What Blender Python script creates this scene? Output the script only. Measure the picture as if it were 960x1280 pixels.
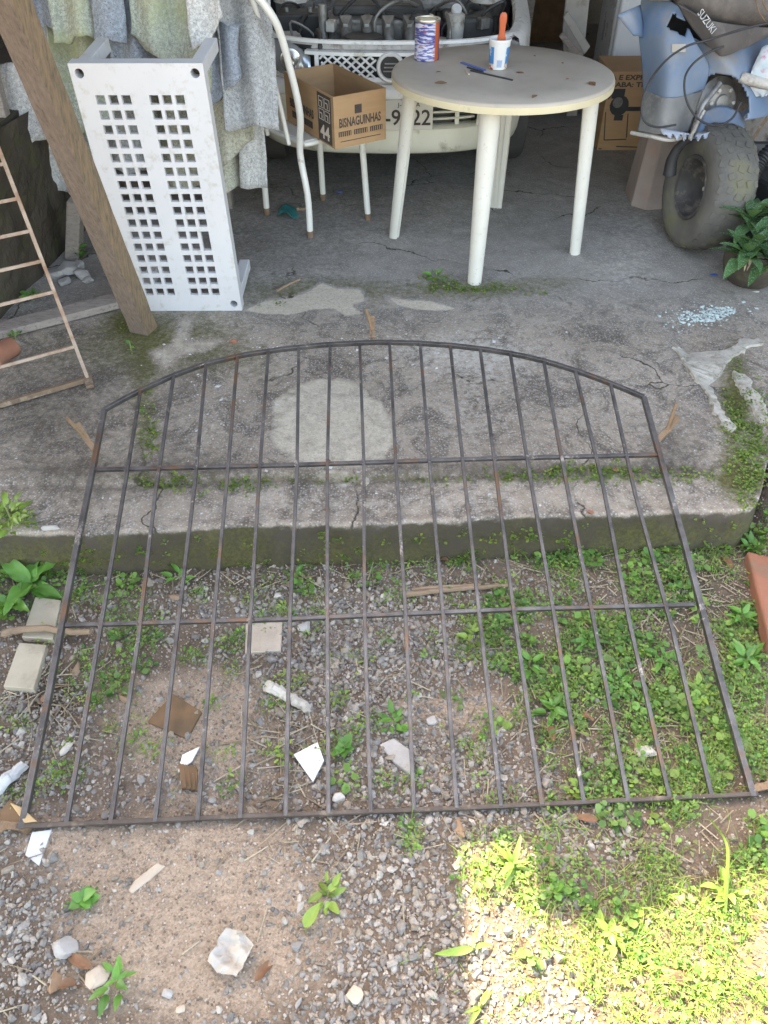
import bpy, bmesh, math, random
import numpy as np
from mathutils import Vector, Matrix

for o in list(bpy.data.objects): bpy.data.objects.remove(o)
scene = bpy.context.scene
COL = scene.collection
rng = np.random.default_rng(11)
random.seed(5)

# ------------------------------------------------------------------ camera, sky, sun, exposure
CAM = np.array([0.0, 0.0, 1.57]); PITCH = math.radians(43.5); FPX = 960.0
cam = bpy.data.cameras.new('camera'); cam.sensor_fit = 'VERTICAL'; cam.sensor_height = 24.0; cam.lens = 18.0
cam.clip_start = 0.02; cam.clip_end = 1000.0
camo = bpy.data.objects.new('camera', cam); COL.objects.link(camo)
camo.location = CAM; camo.rotation_euler = (math.radians(90) - PITCH, 0, 0)
scene.camera = camo

SUN = np.array([-0.42, 0.50, 0.80]); SUN = SUN / np.linalg.norm(SUN)
world = bpy.data.worlds.new('World'); scene.world = world; world.use_nodes = True
wn = world.node_tree; wn.nodes.clear()
sky = wn.nodes.new('ShaderNodeTexSky'); sky.sky_type = 'NISHITA'; sky.sun_disc = False
sky.sun_elevation = math.asin(SUN[2]); sky.sun_rotation = math.atan2(SUN[0], SUN[1])
sky.air_density = 1.0; sky.dust_density = 2.6; sky.ozone_density = 0.6
bgn = wn.nodes.new('ShaderNodeBackground'); bgn.inputs['Strength'].default_value = 0.15
won = wn.nodes.new('ShaderNodeOutputWorld')
wn.links.new(sky.outputs[0], bgn.inputs['Color']); wn.links.new(bgn.outputs[0], won.inputs['Surface'])
sl = bpy.data.lights.new('sun', 'SUN'); sl.energy = 3.0; sl.angle = math.radians(0.6); sl.color = (1.0, 0.95, 0.86)
so = bpy.data.objects.new('sun', sl); COL.objects.link(so); so.location = (-3, 4, 7)
so.rotation_euler = Vector(SUN).to_track_quat('Z', 'Y').to_euler()
vs = scene.view_settings
vs.view_transform = 'Standard'; vs.look = 'None'; vs.gamma = 1.0; vs.use_curve_mapping = False; vs.exposure = 3.25
vs.use_white_balance = True; vs.white_balance_temperature = 8600; vs.white_balance_tint = 10

# ------------------------------------------------------------------ reading places off the photograph
_F = np.array([0, math.cos(PITCH), -math.sin(PITCH)]); _U = np.array([0, math.sin(PITCH), math.cos(PITCH)])
def ray(x, y): return _F + np.array([1., 0, 0]) * ((x - 480) / FPX) + _U * ((640 - y) / FPX)
def G(x, y, z=0.0):
    d = ray(x, y); return CAM + d * ((z - CAM[2]) / d[2])
def Y(x, y, yy):
    d = ray(x, y); return CAM + d * (yy / d[1])
def proj(x, y, z):
    vx, vy, vz = x - CAM[0], y - CAM[1], z - CAM[2]
    dep = vy * _F[1] + vz * _F[2]; up = vy * _U[1] + vz * _U[2]
    return 480 + FPX * vx / dep, 640 - FPX * up / dep

# ------------------------------------------------------------------ helpers
def vnoise(x, y, s, seed=0):
    x = np.asarray(x, float) / s; y = np.asarray(y, float) / s
    xi = np.floor(x).astype(np.int64); yi = np.floor(y).astype(np.int64)
    fx = x - xi; fy = y - yi; fx = fx * fx * (3 - 2 * fx); fy = fy * fy * (3 - 2 * fy)
    def h(a, b):
        n = (a * 374761393 + b * 668265263 + seed * 974711) & 0x7fffffff
        n = ((n ^ (n >> 13)) * 1274126177) & 0x7fffffff
        return ((n ^ (n >> 16)) & 0xffff) / 65535.0
    return (h(xi, yi) * (1 - fx) + h(xi + 1, yi) * fx) * (1 - fy) + (h(xi, yi + 1) * (1 - fx) + h(xi + 1, yi + 1) * fx) * fy
def fbm(x, y, s, seed=0, o=4):
    t = 0; a = .5; n = 0
    for k in range(o):
        t = t + a * vnoise(x, y, s / 2 ** k, seed + k * 17); n += a; a *= .55
    return t / n
def sst(a, b, x):
    t = np.clip((x - a) / (b - a), 0, 1); return t * t * (3 - 2 * t)

def world_of(o):
    p = Vector((0, 0, 0))
    while o is not None: p = p + o.location; o = o.parent
    return p
def tag(o, label=None, cat=None, group=None, kind=None):
    if label: o['label'] = label
    if cat: o['category'] = cat
    if group: o['group'] = group
    if kind: o['kind'] = kind
    return o
def thing(name, loc, label, cat, group=None):
    o = bpy.data.objects.new(name, None); COL.objects.link(o); o.location = tuple(float(a) for a in loc); o.empty_display_size = .1
    return tag(o, label, cat, group)

class MB:
    def __init__(s): s.v = []; s.f = []; s.M = None
    def add(s, vs, fs):
        b = len(s.v)
        for p in vs:
            p = Vector([float(a) for a in p]); s.v.append(s.M @ p if s.M is not None else p)
        s.f += [tuple(b + i for i in q) for q in fs]; return s
    def box(s, c, d, R=None):
        c = Vector([float(a) for a in c]); vs = []
        for i in (-.5, .5):
            for j in (-.5, .5):
                for k in (-.5, .5):
                    p = Vector((i * d[0], j * d[1], k * d[2])); vs.append(c + (R @ p if R is not None else p))
        return s.add(vs, [(0, 1, 3, 2), (4, 6, 7, 5), (0, 4, 5, 1), (2, 3, 7, 6), (0, 2, 6, 4), (1, 5, 7, 3)])
    def bar(s, a, b, w, h=None, up=(0, 0, 1)):
        a = Vector([float(q) for q in a]); b = Vector([float(q) for q in b]); h = h or w; d = (b - a); L = d.length; d.normalize()
        up = Vector(up); x = up.cross(d)
        if x.length < 1e-4: x = Vector((1, 0, 0)).cross(d)
        x.normalize(); z = d.cross(x)
        return s.box((a + b) / 2, (w, L, h), Matrix((x, d, z)).transposed())
    def tube(s, path, r, n=10, closed=False, cap=True):
        P = [Vector([float(q) for q in p]) for p in path]; m = len(P)
        rr = r if isinstance(r, (list, tuple, np.ndarray)) else [r] * m
        T = []
        for i in range(m):
            if closed: t = P[(i + 1) % m] - P[i - 1]
            else: t = P[min(i + 1, m - 1)] - P[max(i - 1, 0)]
            T.append(t.normalized() if t.length > 1e-9 else Vector((0, 0, 1)))
        a = Vector((0, 0, 1)) if abs(T[0].z) < .9 else Vector((1, 0, 0))
        nx = T[0].cross(a).normalized(); vs = []
        for i in range(m):
            nx = (nx - T[i] * nx.dot(T[i])).normalized(); ny = T[i].cross(nx)
            for k in range(n):
                q = 2 * math.pi * k / n; vs.append(P[i] + (nx * math.cos(q) + ny * math.sin(q)) * float(rr[i]))
        fs = []
        for i in range(m if closed else m - 1):
            j = (i + 1) % m
            for k in range(n): fs.append((i * n + k, i * n + (k + 1) % n, j * n + (k + 1) % n, j * n + k))
        if cap and not closed: fs.append(tuple(range(n))[::-1]); fs.append(tuple((m - 1) * n + k for k in range(n)))
        return s.add(vs, fs)
    def lathe(s, prof, n=32, c=(0, 0, 0), M=None, cap=False):
        vs = []; c = Vector([float(q) for q in c])
        for (r, z) in prof:
            for k in range(n):
                q = 2 * math.pi * k / n; p = Vector((r * math.cos(q), r * math.sin(q), z)); vs.append(c + (M @ p if M is not None else p))
        fs = []
        for i in range(len(prof) - 1):
            for k in range(n): fs.append((i * n + k, i * n + (k + 1) % n, (i + 1) * n + (k + 1) % n, (i + 1) * n + k))
        if cap: fs.append(tuple(range(n))[::-1]); fs.append(tuple((len(prof) - 1) * n + k for k in range(n)))
        return s.add(vs, fs)
    def grid(s, fn, nu, nv, thick=None):
        P = [[Vector([float(q) for q in fn(i / nu, j / nv)]) for i in range(nu + 1)] for j in range(nv + 1)]
        W = nu + 1; vs = [p for r in P for p in r]
        fs = [(j * W + i, j * W + i + 1, (j + 1) * W + i + 1, (j + 1) * W + i) for j in range(nv) for i in range(nu)]
        return s.add(vs, fs)
    def prism(s, poly, vec):
        n = len(poly); vec = Vector([float(q) for q in vec]); P = [Vector([float(q) for q in p]) for p in poly]
        return s.add(P + [p + vec for p in P], [tuple(range(n))[::-1], tuple(n + i for i in range(n))] + [(i, (i + 1) % n, n + (i + 1) % n, n + i) for i in range(n)])
    def build(s, name, mat, parent=None, smooth=False, bevel=0, solid=0, subsurf=0, loc=None, label=None, cat=None, group=None, kind=None, seg=2):
        me = bpy.data.meshes.new(name)
        if parent is not None: off = world_of(parent); l = (0, 0, 0)
        else:
            if loc is None:
                xs = [p.x for p in s.v]; ys = [p.y for p in s.v]; zs = [p.z for p in s.v]
                loc = ((min(xs) + max(xs)) / 2, (min(ys) + max(ys)) / 2, min(zs))
            off = Vector([float(q) for q in loc]); l = off
        me.from_pydata([tuple(p - off) for p in s.v], [], s.f); me.update()
        bm = bmesh.new(); bm.from_mesh(me); bmesh.ops.recalc_face_normals(bm, faces=bm.faces); bm.to_mesh(me); bm.free()
        if mat is not None: me.materials.append(mat)
        if smooth:
            me.polygons.foreach_set('use_smooth', [True] * len(me.polygons))
            try: me.set_sharp_from_angle(angle=math.radians(42))
            except Exception: pass
        o = bpy.data.objects.new(name, me); COL.objects.link(o); o.location = l
        if parent is not None: o.parent = parent
        if solid:
            m = o.modifiers.new('thickness', 'SOLIDIFY'); m.thickness = solid; m.offset = 0
        if bevel:
            m = o.modifiers.new('edge', 'BEVEL'); m.width = bevel; m.segments = seg; m.limit_method = 'ANGLE'; m.angle_limit = math.radians(35)
        if subsurf:
            m = o.modifiers.new('sub', 'SUBSURF'); m.levels = subsurf; m.render_levels = subsurf
        return tag(o, label, cat, group, kind)

def spline(pts, n):
    P = np.array(pts, float); m = len(P)
    d = np.r_[0, np.cumsum(np.linalg.norm(np.diff(P, axis=0), axis=1) ** .5)]
    t = np.linspace(0, d[-1], n); out = np.zeros((n, P.shape[1]))
    T = np.zeros_like(P)
    for i in range(m):
        a, b = max(i - 1, 0), min(i + 1, m - 1); T[i] = (P[b] - P[a]) / (d[b] - d[a])
    k = np.clip(np.searchsorted(d, t, 'right') - 1, 0, m - 2)
    h = d[k + 1] - d[k]; u = ((t - d[k]) / h)[:, None]; h = h[:, None]
    return (2 * u**3 - 3 * u**2 + 1) * P[k] + (u**3 - 2 * u**2 + u) * h * T[k] + (-2 * u**3 + 3 * u**2) * P[k + 1] + (u**3 - u**2) * h * T[k + 1]

def fast_mesh(name, V, Fs, mat, tint=None, smooth=False):
    V = np.ascontiguousarray(V, np.float32); Fs = np.ascontiguousarray(Fs, np.int32); nf, k = Fs.shape
    me = bpy.data.meshes.new(name); me.vertices.add(len(V)); me.vertices.foreach_set('co', V.ravel())
    me.loops.add(nf * k); me.loops.foreach_set('vertex_index', Fs.ravel())
    me.polygons.add(nf); me.polygons.foreach_set('loop_start', np.arange(0, nf * k, k, dtype=np.int32))
    try: me.polygons.foreach_set('loop_total', np.full(nf, k, np.int32))
    except Exception: pass
    me.update(calc_edges=True)
    me.polygons.foreach_set('use_smooth', np.full(nf, smooth))
    if tint is not None:
        a = me.attributes.new('tint', 'FLOAT_COLOR', 'POINT'); t = np.ones((len(V), 4), np.float32); t[:, :tint.shape[1]] = tint
        a.data.foreach_set('color', t.ravel())
    me.materials.append(mat)
    o = bpy.data.objects.new(name, me); COL.objects.link(o); return o
def rot_rand(n, tilt=None):
    a = rng.uniform(0, 2 * np.pi, n); t = rng.normal(0, tilt, n) if tilt is not None else np.arccos(rng.uniform(-1, 1, n)); b = rng.uniform(0, 2 * np.pi, n)
    ca, sa, ct, st, cb, sb = np.cos(a), np.sin(a), np.cos(t), np.sin(t), np.cos(b), np.sin(b); O = np.zeros(n); I = np.ones(n)
    Z1 = np.array([[ca, -sa, O], [sa, ca, O], [O, O, I]]).transpose(2, 0, 1)
    X = np.array([[I, O, O], [O, ct, -st], [O, st, ct]]).transpose(2, 0, 1)
    Z2 = np.array([[cb, -sb, O], [sb, cb, O], [O, O, I]]).transpose(2, 0, 1)
    return Z1 @ X @ Z2
def scatter(tv, tf, pos, R, sc, jit=0.0):
    n = len(pos); V = np.repeat(tv[None], n, 0)
    if jit: V = V * (1 + rng.uniform(-jit, jit, (n, len(tv), 1)))
    V = V * sc[:, None, :]; V = np.einsum('nij,nkj->nki', R, V) + pos[:, None, :]
    Fs = (tf[None] + (np.arange(n) * len(tv))[:, None, None]).reshape(-1, tf.shape[1])
    return V.reshape(-1, 3), Fs

# ------------------------------------------------------------------ materials
def nodes_of(name):
    m = bpy.data.materials.new(name); m.use_nodes = True; nt = m.node_tree
    return m, nt, nt.nodes['Principled BSDF']
def N(nt, t, **kw):
    n = nt.nodes.new(t)
    for k, v in kw.items():
        if k in n.inputs: n.inputs[k].default_value = v
        else: setattr(n, k, v)
    return n
def rgba(c): return (c[0], c[1], c[2], 1.0)
def mixc(nt, fac, a, b, mode='MIX'):
    n = nt.nodes.new('ShaderNodeMix'); n.data_type = 'RGBA'; n.blend_type = mode
    def put(s, v):
        if isinstance(v, (int, float)): s.default_value = v
        elif isinstance(v, tuple): s.default_value = rgba(v)
        else: nt.links.new(v, s)
    put(n.inputs[0], fac); put(n.inputs[6], a); put(n.inputs[7], b); return n.outputs[2]
def ramp(nt, src, lo, hi):
    n = nt.nodes.new('ShaderNodeMapRange'); n.inputs['From Min'].default_value = lo; n.inputs['From Max'].default_value = hi
    nt.links.new(src, n.inputs['Value']); return n.outputs[0]
def noise(nt, vec, s, d=4, r=.6, dist=0):
    n = N(nt, 'ShaderNodeTexNoise'); n.inputs['Scale'].default_value = s; n.inputs['Detail'].default_value = d; n.inputs['Roughness'].default_value = r; n.inputs['Distortion'].default_value = dist
    nt.links.new(vec, n.inputs['Vector']); return n.outputs['Fac']
def bump_to(nt, b, h, strength, dist):
    n = nt.nodes.new('ShaderNodeBump'); n.inputs['Strength'].default_value = strength; n.inputs['Distance'].default_value = dist
    nt.links.new(h, n.inputs['Height']); nt.links.new(n.outputs[0], b.inputs['Normal']); return n
def objco(nt, stretch=None):
    t = nt.nodes.new('ShaderNodeTexCoord'); v = t.outputs['Object']
    if stretch:
        m = nt.nodes.new('ShaderNodeMapping'); m.inputs['Scale'].default_value = stretch; nt.links.new(v, m.inputs['Vector']); v = m.outputs[0]
    return v
def pm(name, c1, c2=None, scale=6, rough=.6, bump=.25, bscale=60, bdist=.002, metal=0.0, dirt=None, damt=.5, dscale=14, stretch=None, spec=.5, rvar=.15):
    m, nt, b = nodes_of(name); v = objco(nt, stretch); c2 = c2 or tuple(q * .72 for q in c1)
    col = mixc(nt, ramp(nt, noise(nt, v, scale, 5), .32, .68), c1, c2)
    if dirt:
        k = ramp(nt, noise(nt, v, dscale, 6, .7), .62 - damt * .25, .78 - damt * .2); col = mixc(nt, k, col, dirt)
    nt.links.new(col, b.inputs['Base Color'])
    rr = N(nt, 'ShaderNodeMapRange'); rr.inputs['To Min'].default_value = max(.03, rough - rvar); rr.inputs['To Max'].default_value = min(1, rough + rvar)
    nt.links.new(noise(nt, v, scale * 2.3, 4), rr.inputs['Value']); nt.links.new(rr.outputs[0], b.inputs['Roughness'])
    b.inputs['Metallic'].default_value = metal; b.inputs['Specular IOR Level'].default_value = spec
    if bump: bump_to(nt, b, noise(nt, v, bscale, 5, .65), bump, bdist)
    return m
def tinted(name, rough=.8, bump=.4, bscale=220, transl=0.0, spec=.3, vary=.25):
    m, nt, b = nodes_of(name); a = nt.nodes.new('ShaderNodeAttribute'); a.attribute_name = 'tint'; v = objco(nt)
    col = mixc(nt, ramp(nt, noise(nt, v, bscale * .6, 3), .3, .7), a.outputs['Color'], (1 - vary, 1 - vary, 1 - vary), 'MULTIPLY')
    nt.links.new(col, b.inputs['Base Color']); b.inputs['Roughness'].default_value = rough; b.inputs['Specular IOR Level'].default_value = spec
    if bump: bump_to(nt, b, noise(nt, v, bscale, 3), bump, .002)
    if transl:
        t = nt.nodes.new('ShaderNodeBsdfTranslucent'); mx = nt.nodes.new('ShaderNodeMixShader'); mx.inputs[0].default_value = transl
        nt.links.new(mixc(nt, 1.0, col, (1.5, 1.35, .5), 'MULTIPLY'), t.inputs['Color'])
        out = nt.nodes['Material Output']; nt.links.new(b.outputs[0], mx.inputs[1]); nt.links.new(t.outputs[0], mx.inputs[2]); nt.links.new(mx.outputs[0], out.inputs['Surface'])
    return m
def leafmat(name, c1, c2, vein=True, rough=.45, spots=None):
    m, nt, b = nodes_of(name); v = objco(nt); oi = nt.nodes.new('ShaderNodeObjectInfo')
    col = mixc(nt, ramp(nt, noise(nt, v, 30, 4), .3, .7), c1, c2)
    k = N(nt, 'ShaderNodeMapRange'); k.inputs['To Min'].default_value = .7; k.inputs['To Max'].default_value = 1.25; nt.links.new(oi.outputs['Random'], k.inputs['Value'])
    hs = nt.nodes.new('ShaderNodeHueSaturation'); nt.links.new(k.outputs[0], hs.inputs['Value']); nt.links.new(col, hs.inputs['Color']); col = hs.outputs[0]
    if spots:
        w = nt.nodes.new('ShaderNodeTexVoronoi'); w.inputs['Scale'].default_value = 150; nt.links.new(v, w.inputs['Vector'])
        col = mixc(nt, ramp(nt, w.outputs['Distance'], .42, .2), col, spots)
    nt.links.new(col, b.inputs['Base Color']); b.inputs['Roughness'].default_value = rough
    bump_to(nt, b, noise(nt, v, 90, 3), .3, .002)
    t = nt.nodes.new('ShaderNodeBsdfTranslucent'); nt.links.new(mixc(nt, 1.0, col, (1.5, 1.4, .5), 'MULTIPLY'), t.inputs['Color'])
    mx = nt.nodes.new('ShaderNodeMixShader'); mx.inputs[0].default_value = .28; out = nt.nodes['Material Output']
    nt.links.new(b.outputs[0], mx.inputs[1]); nt.links.new(t.outputs[0], mx.inputs[2]); nt.links.new(mx.outputs[0], out.inputs['Surface'])
    return m

def concrete(name):
    # red channel of tint: moss, green: pale lime bloom, blue: dark dirt and painted garage shade
    m, nt, b = nodes_of(name); v = objco(nt); a = nt.nodes.new('ShaderNodeAttribute'); a.attribute_name = 'tint'
    sp = nt.nodes.new('ShaderNodeSeparateColor'); nt.links.new(a.outputs['Color'], sp.inputs[0])
    base = mixc(nt, ramp(nt, noise(nt, v, 3.2, 6, .65), .3, .7), (.25, .202, .155), (.40, .335, .265))
    base = mixc(nt, ramp(nt, noise(nt, v, 5.5, 9, .82, .8), .47, .58), base, (.125, .102, .08))
    base = mixc(nt, ramp(nt, noise(nt, v, 34, 6, .8), .52, .66), base, (.135, .122, .108))
    base = mixc(nt, ramp(nt, noise(nt, v, 58, 6, .8, .4), .60, .68), base, (.50, .475, .435))
    sy = nt.nodes.new('ShaderNodeSeparateXYZ'); nt.links.new(v, sy.inputs[0])
    smooth_ = mixc(nt, ramp(nt, noise(nt, v, 9, 6, .7), .35, .65), (.235, .222, .205), (.34, .322, .30)); base = mixc(nt, ramp(nt, sy.outputs['Y'], 2.65, 3.15), base, mixc(nt, .22, smooth_, base))
    vo = nt.nodes.new('ShaderNodeTexVoronoi'); vo.inputs['Scale'].default_value = 130; nt.links.new(v, vo.inputs['Vector'])
    sg = nt.nodes.new('ShaderNodeSeparateColor'); nt.links.new(vo.outputs['Color'], sg.inputs[0])
    agg = mixc(nt, sg.outputs[0], (.20, .19, .175), (.50, .475, .44))
    base = mixc(nt, ramp(nt, vo.outputs['Distance'], .55, .05), base, agg)
    wv_ = nt.nodes.new('ShaderNodeVectorMath'); wv_.operation = 'MULTIPLY_ADD'; nz = nt.nodes.new('ShaderNodeTexNoise'); nz.inputs['Scale'].default_value = 7; nz.inputs['Detail'].default_value = 6; nt.links.new(v, nz.inputs['Vector']); nt.links.new(nz.outputs['Color'], wv_.inputs[0]); wv_.inputs[1].default_value = (.18, .18, .18); nt.links.new(v, wv_.inputs[2])
    ck = nt.nodes.new('ShaderNodeTexVoronoi'); ck.feature = 'DISTANCE_TO_EDGE'; ck.inputs['Scale'].default_value = 1.15; nt.links.new(wv_.outputs[0], ck.inputs['Vector'])
    ckm = N(nt, 'ShaderNodeMath', operation='MULTIPLY'); nt.links.new(ramp(nt, ck.outputs['Distance'], .0055, .0015), ckm.inputs[0]); nt.links.new(ramp(nt, noise(nt, v, 2.2, 3), .46, .56), ckm.inputs[1])
    base = mixc(nt, ckm.outputs[0], base, (.05, .043, .034))
    n2 = noise(nt, v, 42, 5, .7); n3 = noise(nt, v, 17, 6, .75)
    def masked(ch, lo, hi):
        x = N(nt, 'ShaderNodeMath', operation='MULTIPLY_ADD'); nt.links.new(n2, x.inputs[0]); x.inputs[1].default_value = .9; nt.links.new(sp.outputs[ch], x.inputs[2])
        return ramp(nt, x.outputs[0], lo, hi)
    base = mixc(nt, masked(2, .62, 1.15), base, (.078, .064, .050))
    base = mixc(nt, masked(1, .7, 1.0), base, (.50, .465, .415))
    px_ = N(nt, 'ShaderNodeMath', operation='MULTIPLY_ADD'); nt.links.new(n3, px_.inputs[0]); px_.inputs[1].default_value = .75; nt.links.new(a.outputs['Alpha'], px_.inputs[2])
    pc_ = mixc(nt, ramp(nt, noise(nt, v, 60, 5, .8), .4, .62), (.54, .485, .40), (.42, .37, .29)); pc_ = mixc(nt, ramp(nt, noise(nt, v, 130, 4, .8), .58, .66), pc_, (.24, .205, .15))
    base = mixc(nt, ramp(nt, px_.outputs[0], .74, .96), base, pc_)
    mossc = mixc(nt, ramp(nt, noise(nt, v, 90, 4), .35, .65), (.066, .062, .026), (.125, .12, .04))
    base = mixc(nt, masked(0, .72, 1.2), base, mossc)
    nt.links.new(base, b.inputs['Base Color']); b.inputs['Roughness'].default_value = .88; b.inputs['Specular IOR Level'].default_value = .3
    h = N(nt, 'ShaderNodeMath', operation='MULTIPLY_ADD'); nt.links.new(noise(nt, v, 120, 5, .75), h.inputs[0]); h.inputs[1].default_value = 1; nt.links.new(noise(nt, v, 28, 4), h.inputs[2])
    bump_to(nt, b, h.outputs[0], .75, .004)
    return m
def soil(name):
    # red: sand, green: damp litter
    m, nt, b = nodes_of(name); v = objco(nt); a = nt.nodes.new('ShaderNodeAttribute'); a.attribute_name = 'tint'
    sp = nt.nodes.new('ShaderNodeSeparateColor'); nt.links.new(a.outputs['Color'], sp.inputs[0])
    dark = mixc(nt, ramp(nt, noise(nt, v, 14, 6, .7), .35, .65), (.125, .092, .067), (.21, .16, .12))
    sand = mixc(nt, ramp(nt, noise(nt, v, 18, 6, .75), .35, .65), (.40, .30, .22), (.28, .205, .148))
    gr = N(nt, 'ShaderNodeTexVoronoi'); gr.inputs['Scale'].default_value = 260; nt.links.new(v, gr.inputs['Vector'])
    sgr = nt.nodes.new('ShaderNodeSeparateColor'); nt.links.new(gr.outputs['Color'], sgr.inputs[0])
    sand = mixc(nt, .45, sand, mixc(nt, sgr.outputs[0], (.22, .165, .12), (.56, .45, .35)))
    x = N(nt, 'ShaderNodeMath', operation='MULTIPLY_ADD'); nt.links.new(noise(nt, v, 30, 5, .7), x.inputs[0]); x.inputs[1].default_value = .8; nt.links.new(sp.outputs[0], x.inputs[2])
    c = mixc(nt, ramp(nt, x.outputs[0], .6, .95), dark, sand)
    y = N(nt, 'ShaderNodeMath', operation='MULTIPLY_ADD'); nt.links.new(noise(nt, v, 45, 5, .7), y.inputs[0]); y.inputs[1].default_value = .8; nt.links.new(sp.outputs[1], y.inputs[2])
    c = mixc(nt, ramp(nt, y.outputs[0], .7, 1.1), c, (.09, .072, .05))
    nt.links.new(c, b.inputs['Base Color']); b.inputs['Roughness'].default_value = .95; b.inputs['Specular IOR Level'].default_value = .2
    h = N(nt, 'ShaderNodeMath', operation='MULTIPLY_ADD'); nt.links.new(noise(nt, v, 180, 4, .7), h.inputs[0]); h.inputs[1].default_value = .8; nt.links.new(noise(nt, v, 50, 5, .7), h.inputs[2])
    bump_to(nt, b, h.outputs[0], .9, .006)
    return m

M = {}
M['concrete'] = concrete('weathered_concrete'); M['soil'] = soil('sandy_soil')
M['mortar'] = pm('pale_mortar', (.47, .42, .345), (.57, .52, .44), 9, .9, .8, 70, .003, dirt=(.27, .235, .16), damt=.55, dscale=34)
M['lime'] = pm('grey_lime_patch', (.42, .42, .42), (.54, .54, .54), 12, .9, .5, 80, .003, dirt=(.20, .20, .15), damt=.35, dscale=30)
M['stone'] = tinted('crushed_stone', .8, .4, 300); M['leafs'] = tinted('ground_cover_leaf', .55, .0, 200, .3, .35, .15); M['straw'] = tinted('dry_straw', .85, .0, 300)
M['iron'] = pm('bare_dark_iron', (.085, .08, .08), (.15, .142, .14), 14, .40, .6, 160, .0015, .8, dirt=(.19, .12, .08), damt=.30, dscale=10)
M['rust'] = pm('rusty_iron', (.25, .165, .105), (.15, .10, .07), 25, .8, .6, 140, .002, .2, dirt=(.36, .29, .21), damt=.35, dscale=22)
M['railrust'] = pm('weathered_rail_iron', (.07, .052, .042), (.12, .095, .08), 16, .7, .6, 140, .002, .3, dirt=(.34, .26, .18), damt=.3, dscale=12)
def iron_mat():
    m, nt, b = nodes_of('worn_iron_bar'); v = objco(nt)
    c = mixc(nt, ramp(nt, noise(nt, v, 12, 5, .7), .35, .65), (.07, .066, .066), (.15, .142, .14))
    c = mixc(nt, ramp(nt, noise(nt, v, 7, 6, .75), .55, .64), c, (.17, .10, .065))
    c = mixc(nt, ramp(nt, noise(nt, v, 9.5, 6, .8, .5), .60, .68), c, (.40, .355, .32))
    nt.links.new(c, b.inputs['Base Color']); b.inputs['Metallic'].default_value = .65; b.inputs['Roughness'].default_value = .42
    bump_to(nt, b, noise(nt, v, 120, 5, .75), .8, .002); return m
M['iron'] = iron_mat()
M['rustpaint'] = pm('rusted_painted_rail', (.42, .335, .27), (.30, .20, .14), 22, .75, .4, 120, .0015, dirt=(.24, .12, .065), damt=.62, dscale=14)
M['plastic'] = pm('white_plastic', (.60, .60, .615), (.56, .56, .575), 5, .38, .05, 40, .001, dirt=(.46, .44, .40), damt=.30, dscale=26)
M['table'] = pm('yellowed_white_plastic', (.62, .55, .37), (.56, .49, .33), 7, .42, .08, 60, .001, dirt=(.40, .35, .28), damt=.2, dscale=26)
M['tabletop'] = pm('dusty_table_top', (.46, .405, .34), (.395, .345, .285), 5, .55, .1, 70, .001, dirt=(.36, .32, .28), damt=.3, dscale=11)
M['tableleg'] = pm('table_leg_plastic', (.64, .625, .57), (.58, .56, .50), 6, .4, .08, 60, .001, dirt=(.42, .38, .30), damt=.14, dscale=60)
M['white_tube'] = pm('chipped_white_enamel', (.74, .73, .69), (.66, .64, .59), 8, .35, .1, 60, .001, dirt=(.30, .17, .09), damt=.06, dscale=18)
M['carwhite'] = pm('old_white_car_paint', (.76, .755, .73), (.68, .675, .65), 4, .3, .05, 60, .001, dirt=(.38, .35, .28), damt=.25, dscale=9)
M['bumper'] = pm('yellowed_bumper_plastic', (.68, .655, .54), (.74, .72, .62), 5, .45, .06, 60, .001, dirt=(.36, .33, .25), damt=.25, dscale=8)
M['dirtymetal'] = pm('dirty_painted_metal', (.52, .50, .47), (.36, .34, .31), 16, .6, .3, 80, .002, dirt=(.16, .12, .09), damt=.5, dscale=14)
M['black'] = pm('black_plastic', (.022, .022, .024), (.04, .04, .042), 10, .55, .2, 80)
M['engine'] = pm('oily_engine_metal', (.14, .135, .13), (.26, .25, .24), 14, .5, .4, 70, .003, .4, dirt=(.05, .04, .03), damt=.5)
M['alu'] = pm('cast_aluminium', (.34, .335, .33), (.24, .235, .23), 18, .5, .4, 90, .002, .6, dirt=(.10, .09, .08), damt=.4)
M['rubber'] = pm('tyre_rubber', (.045, .044, .043), (.075, .072, .068), 9, .8, .4, 90, .003)
M['mossy_tyre'] = pm('dusty_mossy_rubber', (.085, .08, .072), (.15, .142, .128), 4, .9, .6, 70, .003, dirt=(.16, .155, .085), damt=.5, dscale=5)
M['carton'] = pm('corrugated_cardboard', (.36, .215, .11), (.42, .26, .14), 5, .85, .15, 120, .0008, stretch=(1, 1, 6))
M['carton_in'] = pm('cardboard_inside', (.33, .20, .105), (.27, .16, .085), 4, .9, .15, 120, .0008)
M['ink'] = pm('printed_dark_ink', (.05, .04, .035), (.075, .06, .05), 40, .8, 0)
M['inkw'] = pm('printed_pale_ink', (.62, .55, .45), (.55, .48, .4), 40, .8, 0)
M['wood'] = pm('weathered_beam_wood', (.27, .18, .105), (.175, .125, .085), 14, .9, .8, 60, .004, dirt=(.10, .085, .055), damt=.62, dscale=22, stretch=(6, 6, .7))
M['greywood'] = pm('grey_old_wood', (.25, .21, .185), (.33, .285, .25), 10, .9, .6, 50, .003, dirt=(.13, .11, .09), damt=.4, dscale=18, stretch=(2, 6, 6))
M['brownboard'] = pm('damp_brown_board', (.20, .115, .06), (.135, .08, .042), 14, .9, .5, 60, .002, dirt=(.12, .08, .045), damt=.5)
M['twig'] = pm('dry_twig', (.30, .21, .14), (.22, .15, .10), 30, .9, .4, 120, .001)
M['clay'] = pm('fired_clay', (.33, .14, .085), (.26, .105, .065), 14, .9, .5, 90, .003, dirt=(.22, .14, .09), damt=.4)
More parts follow.
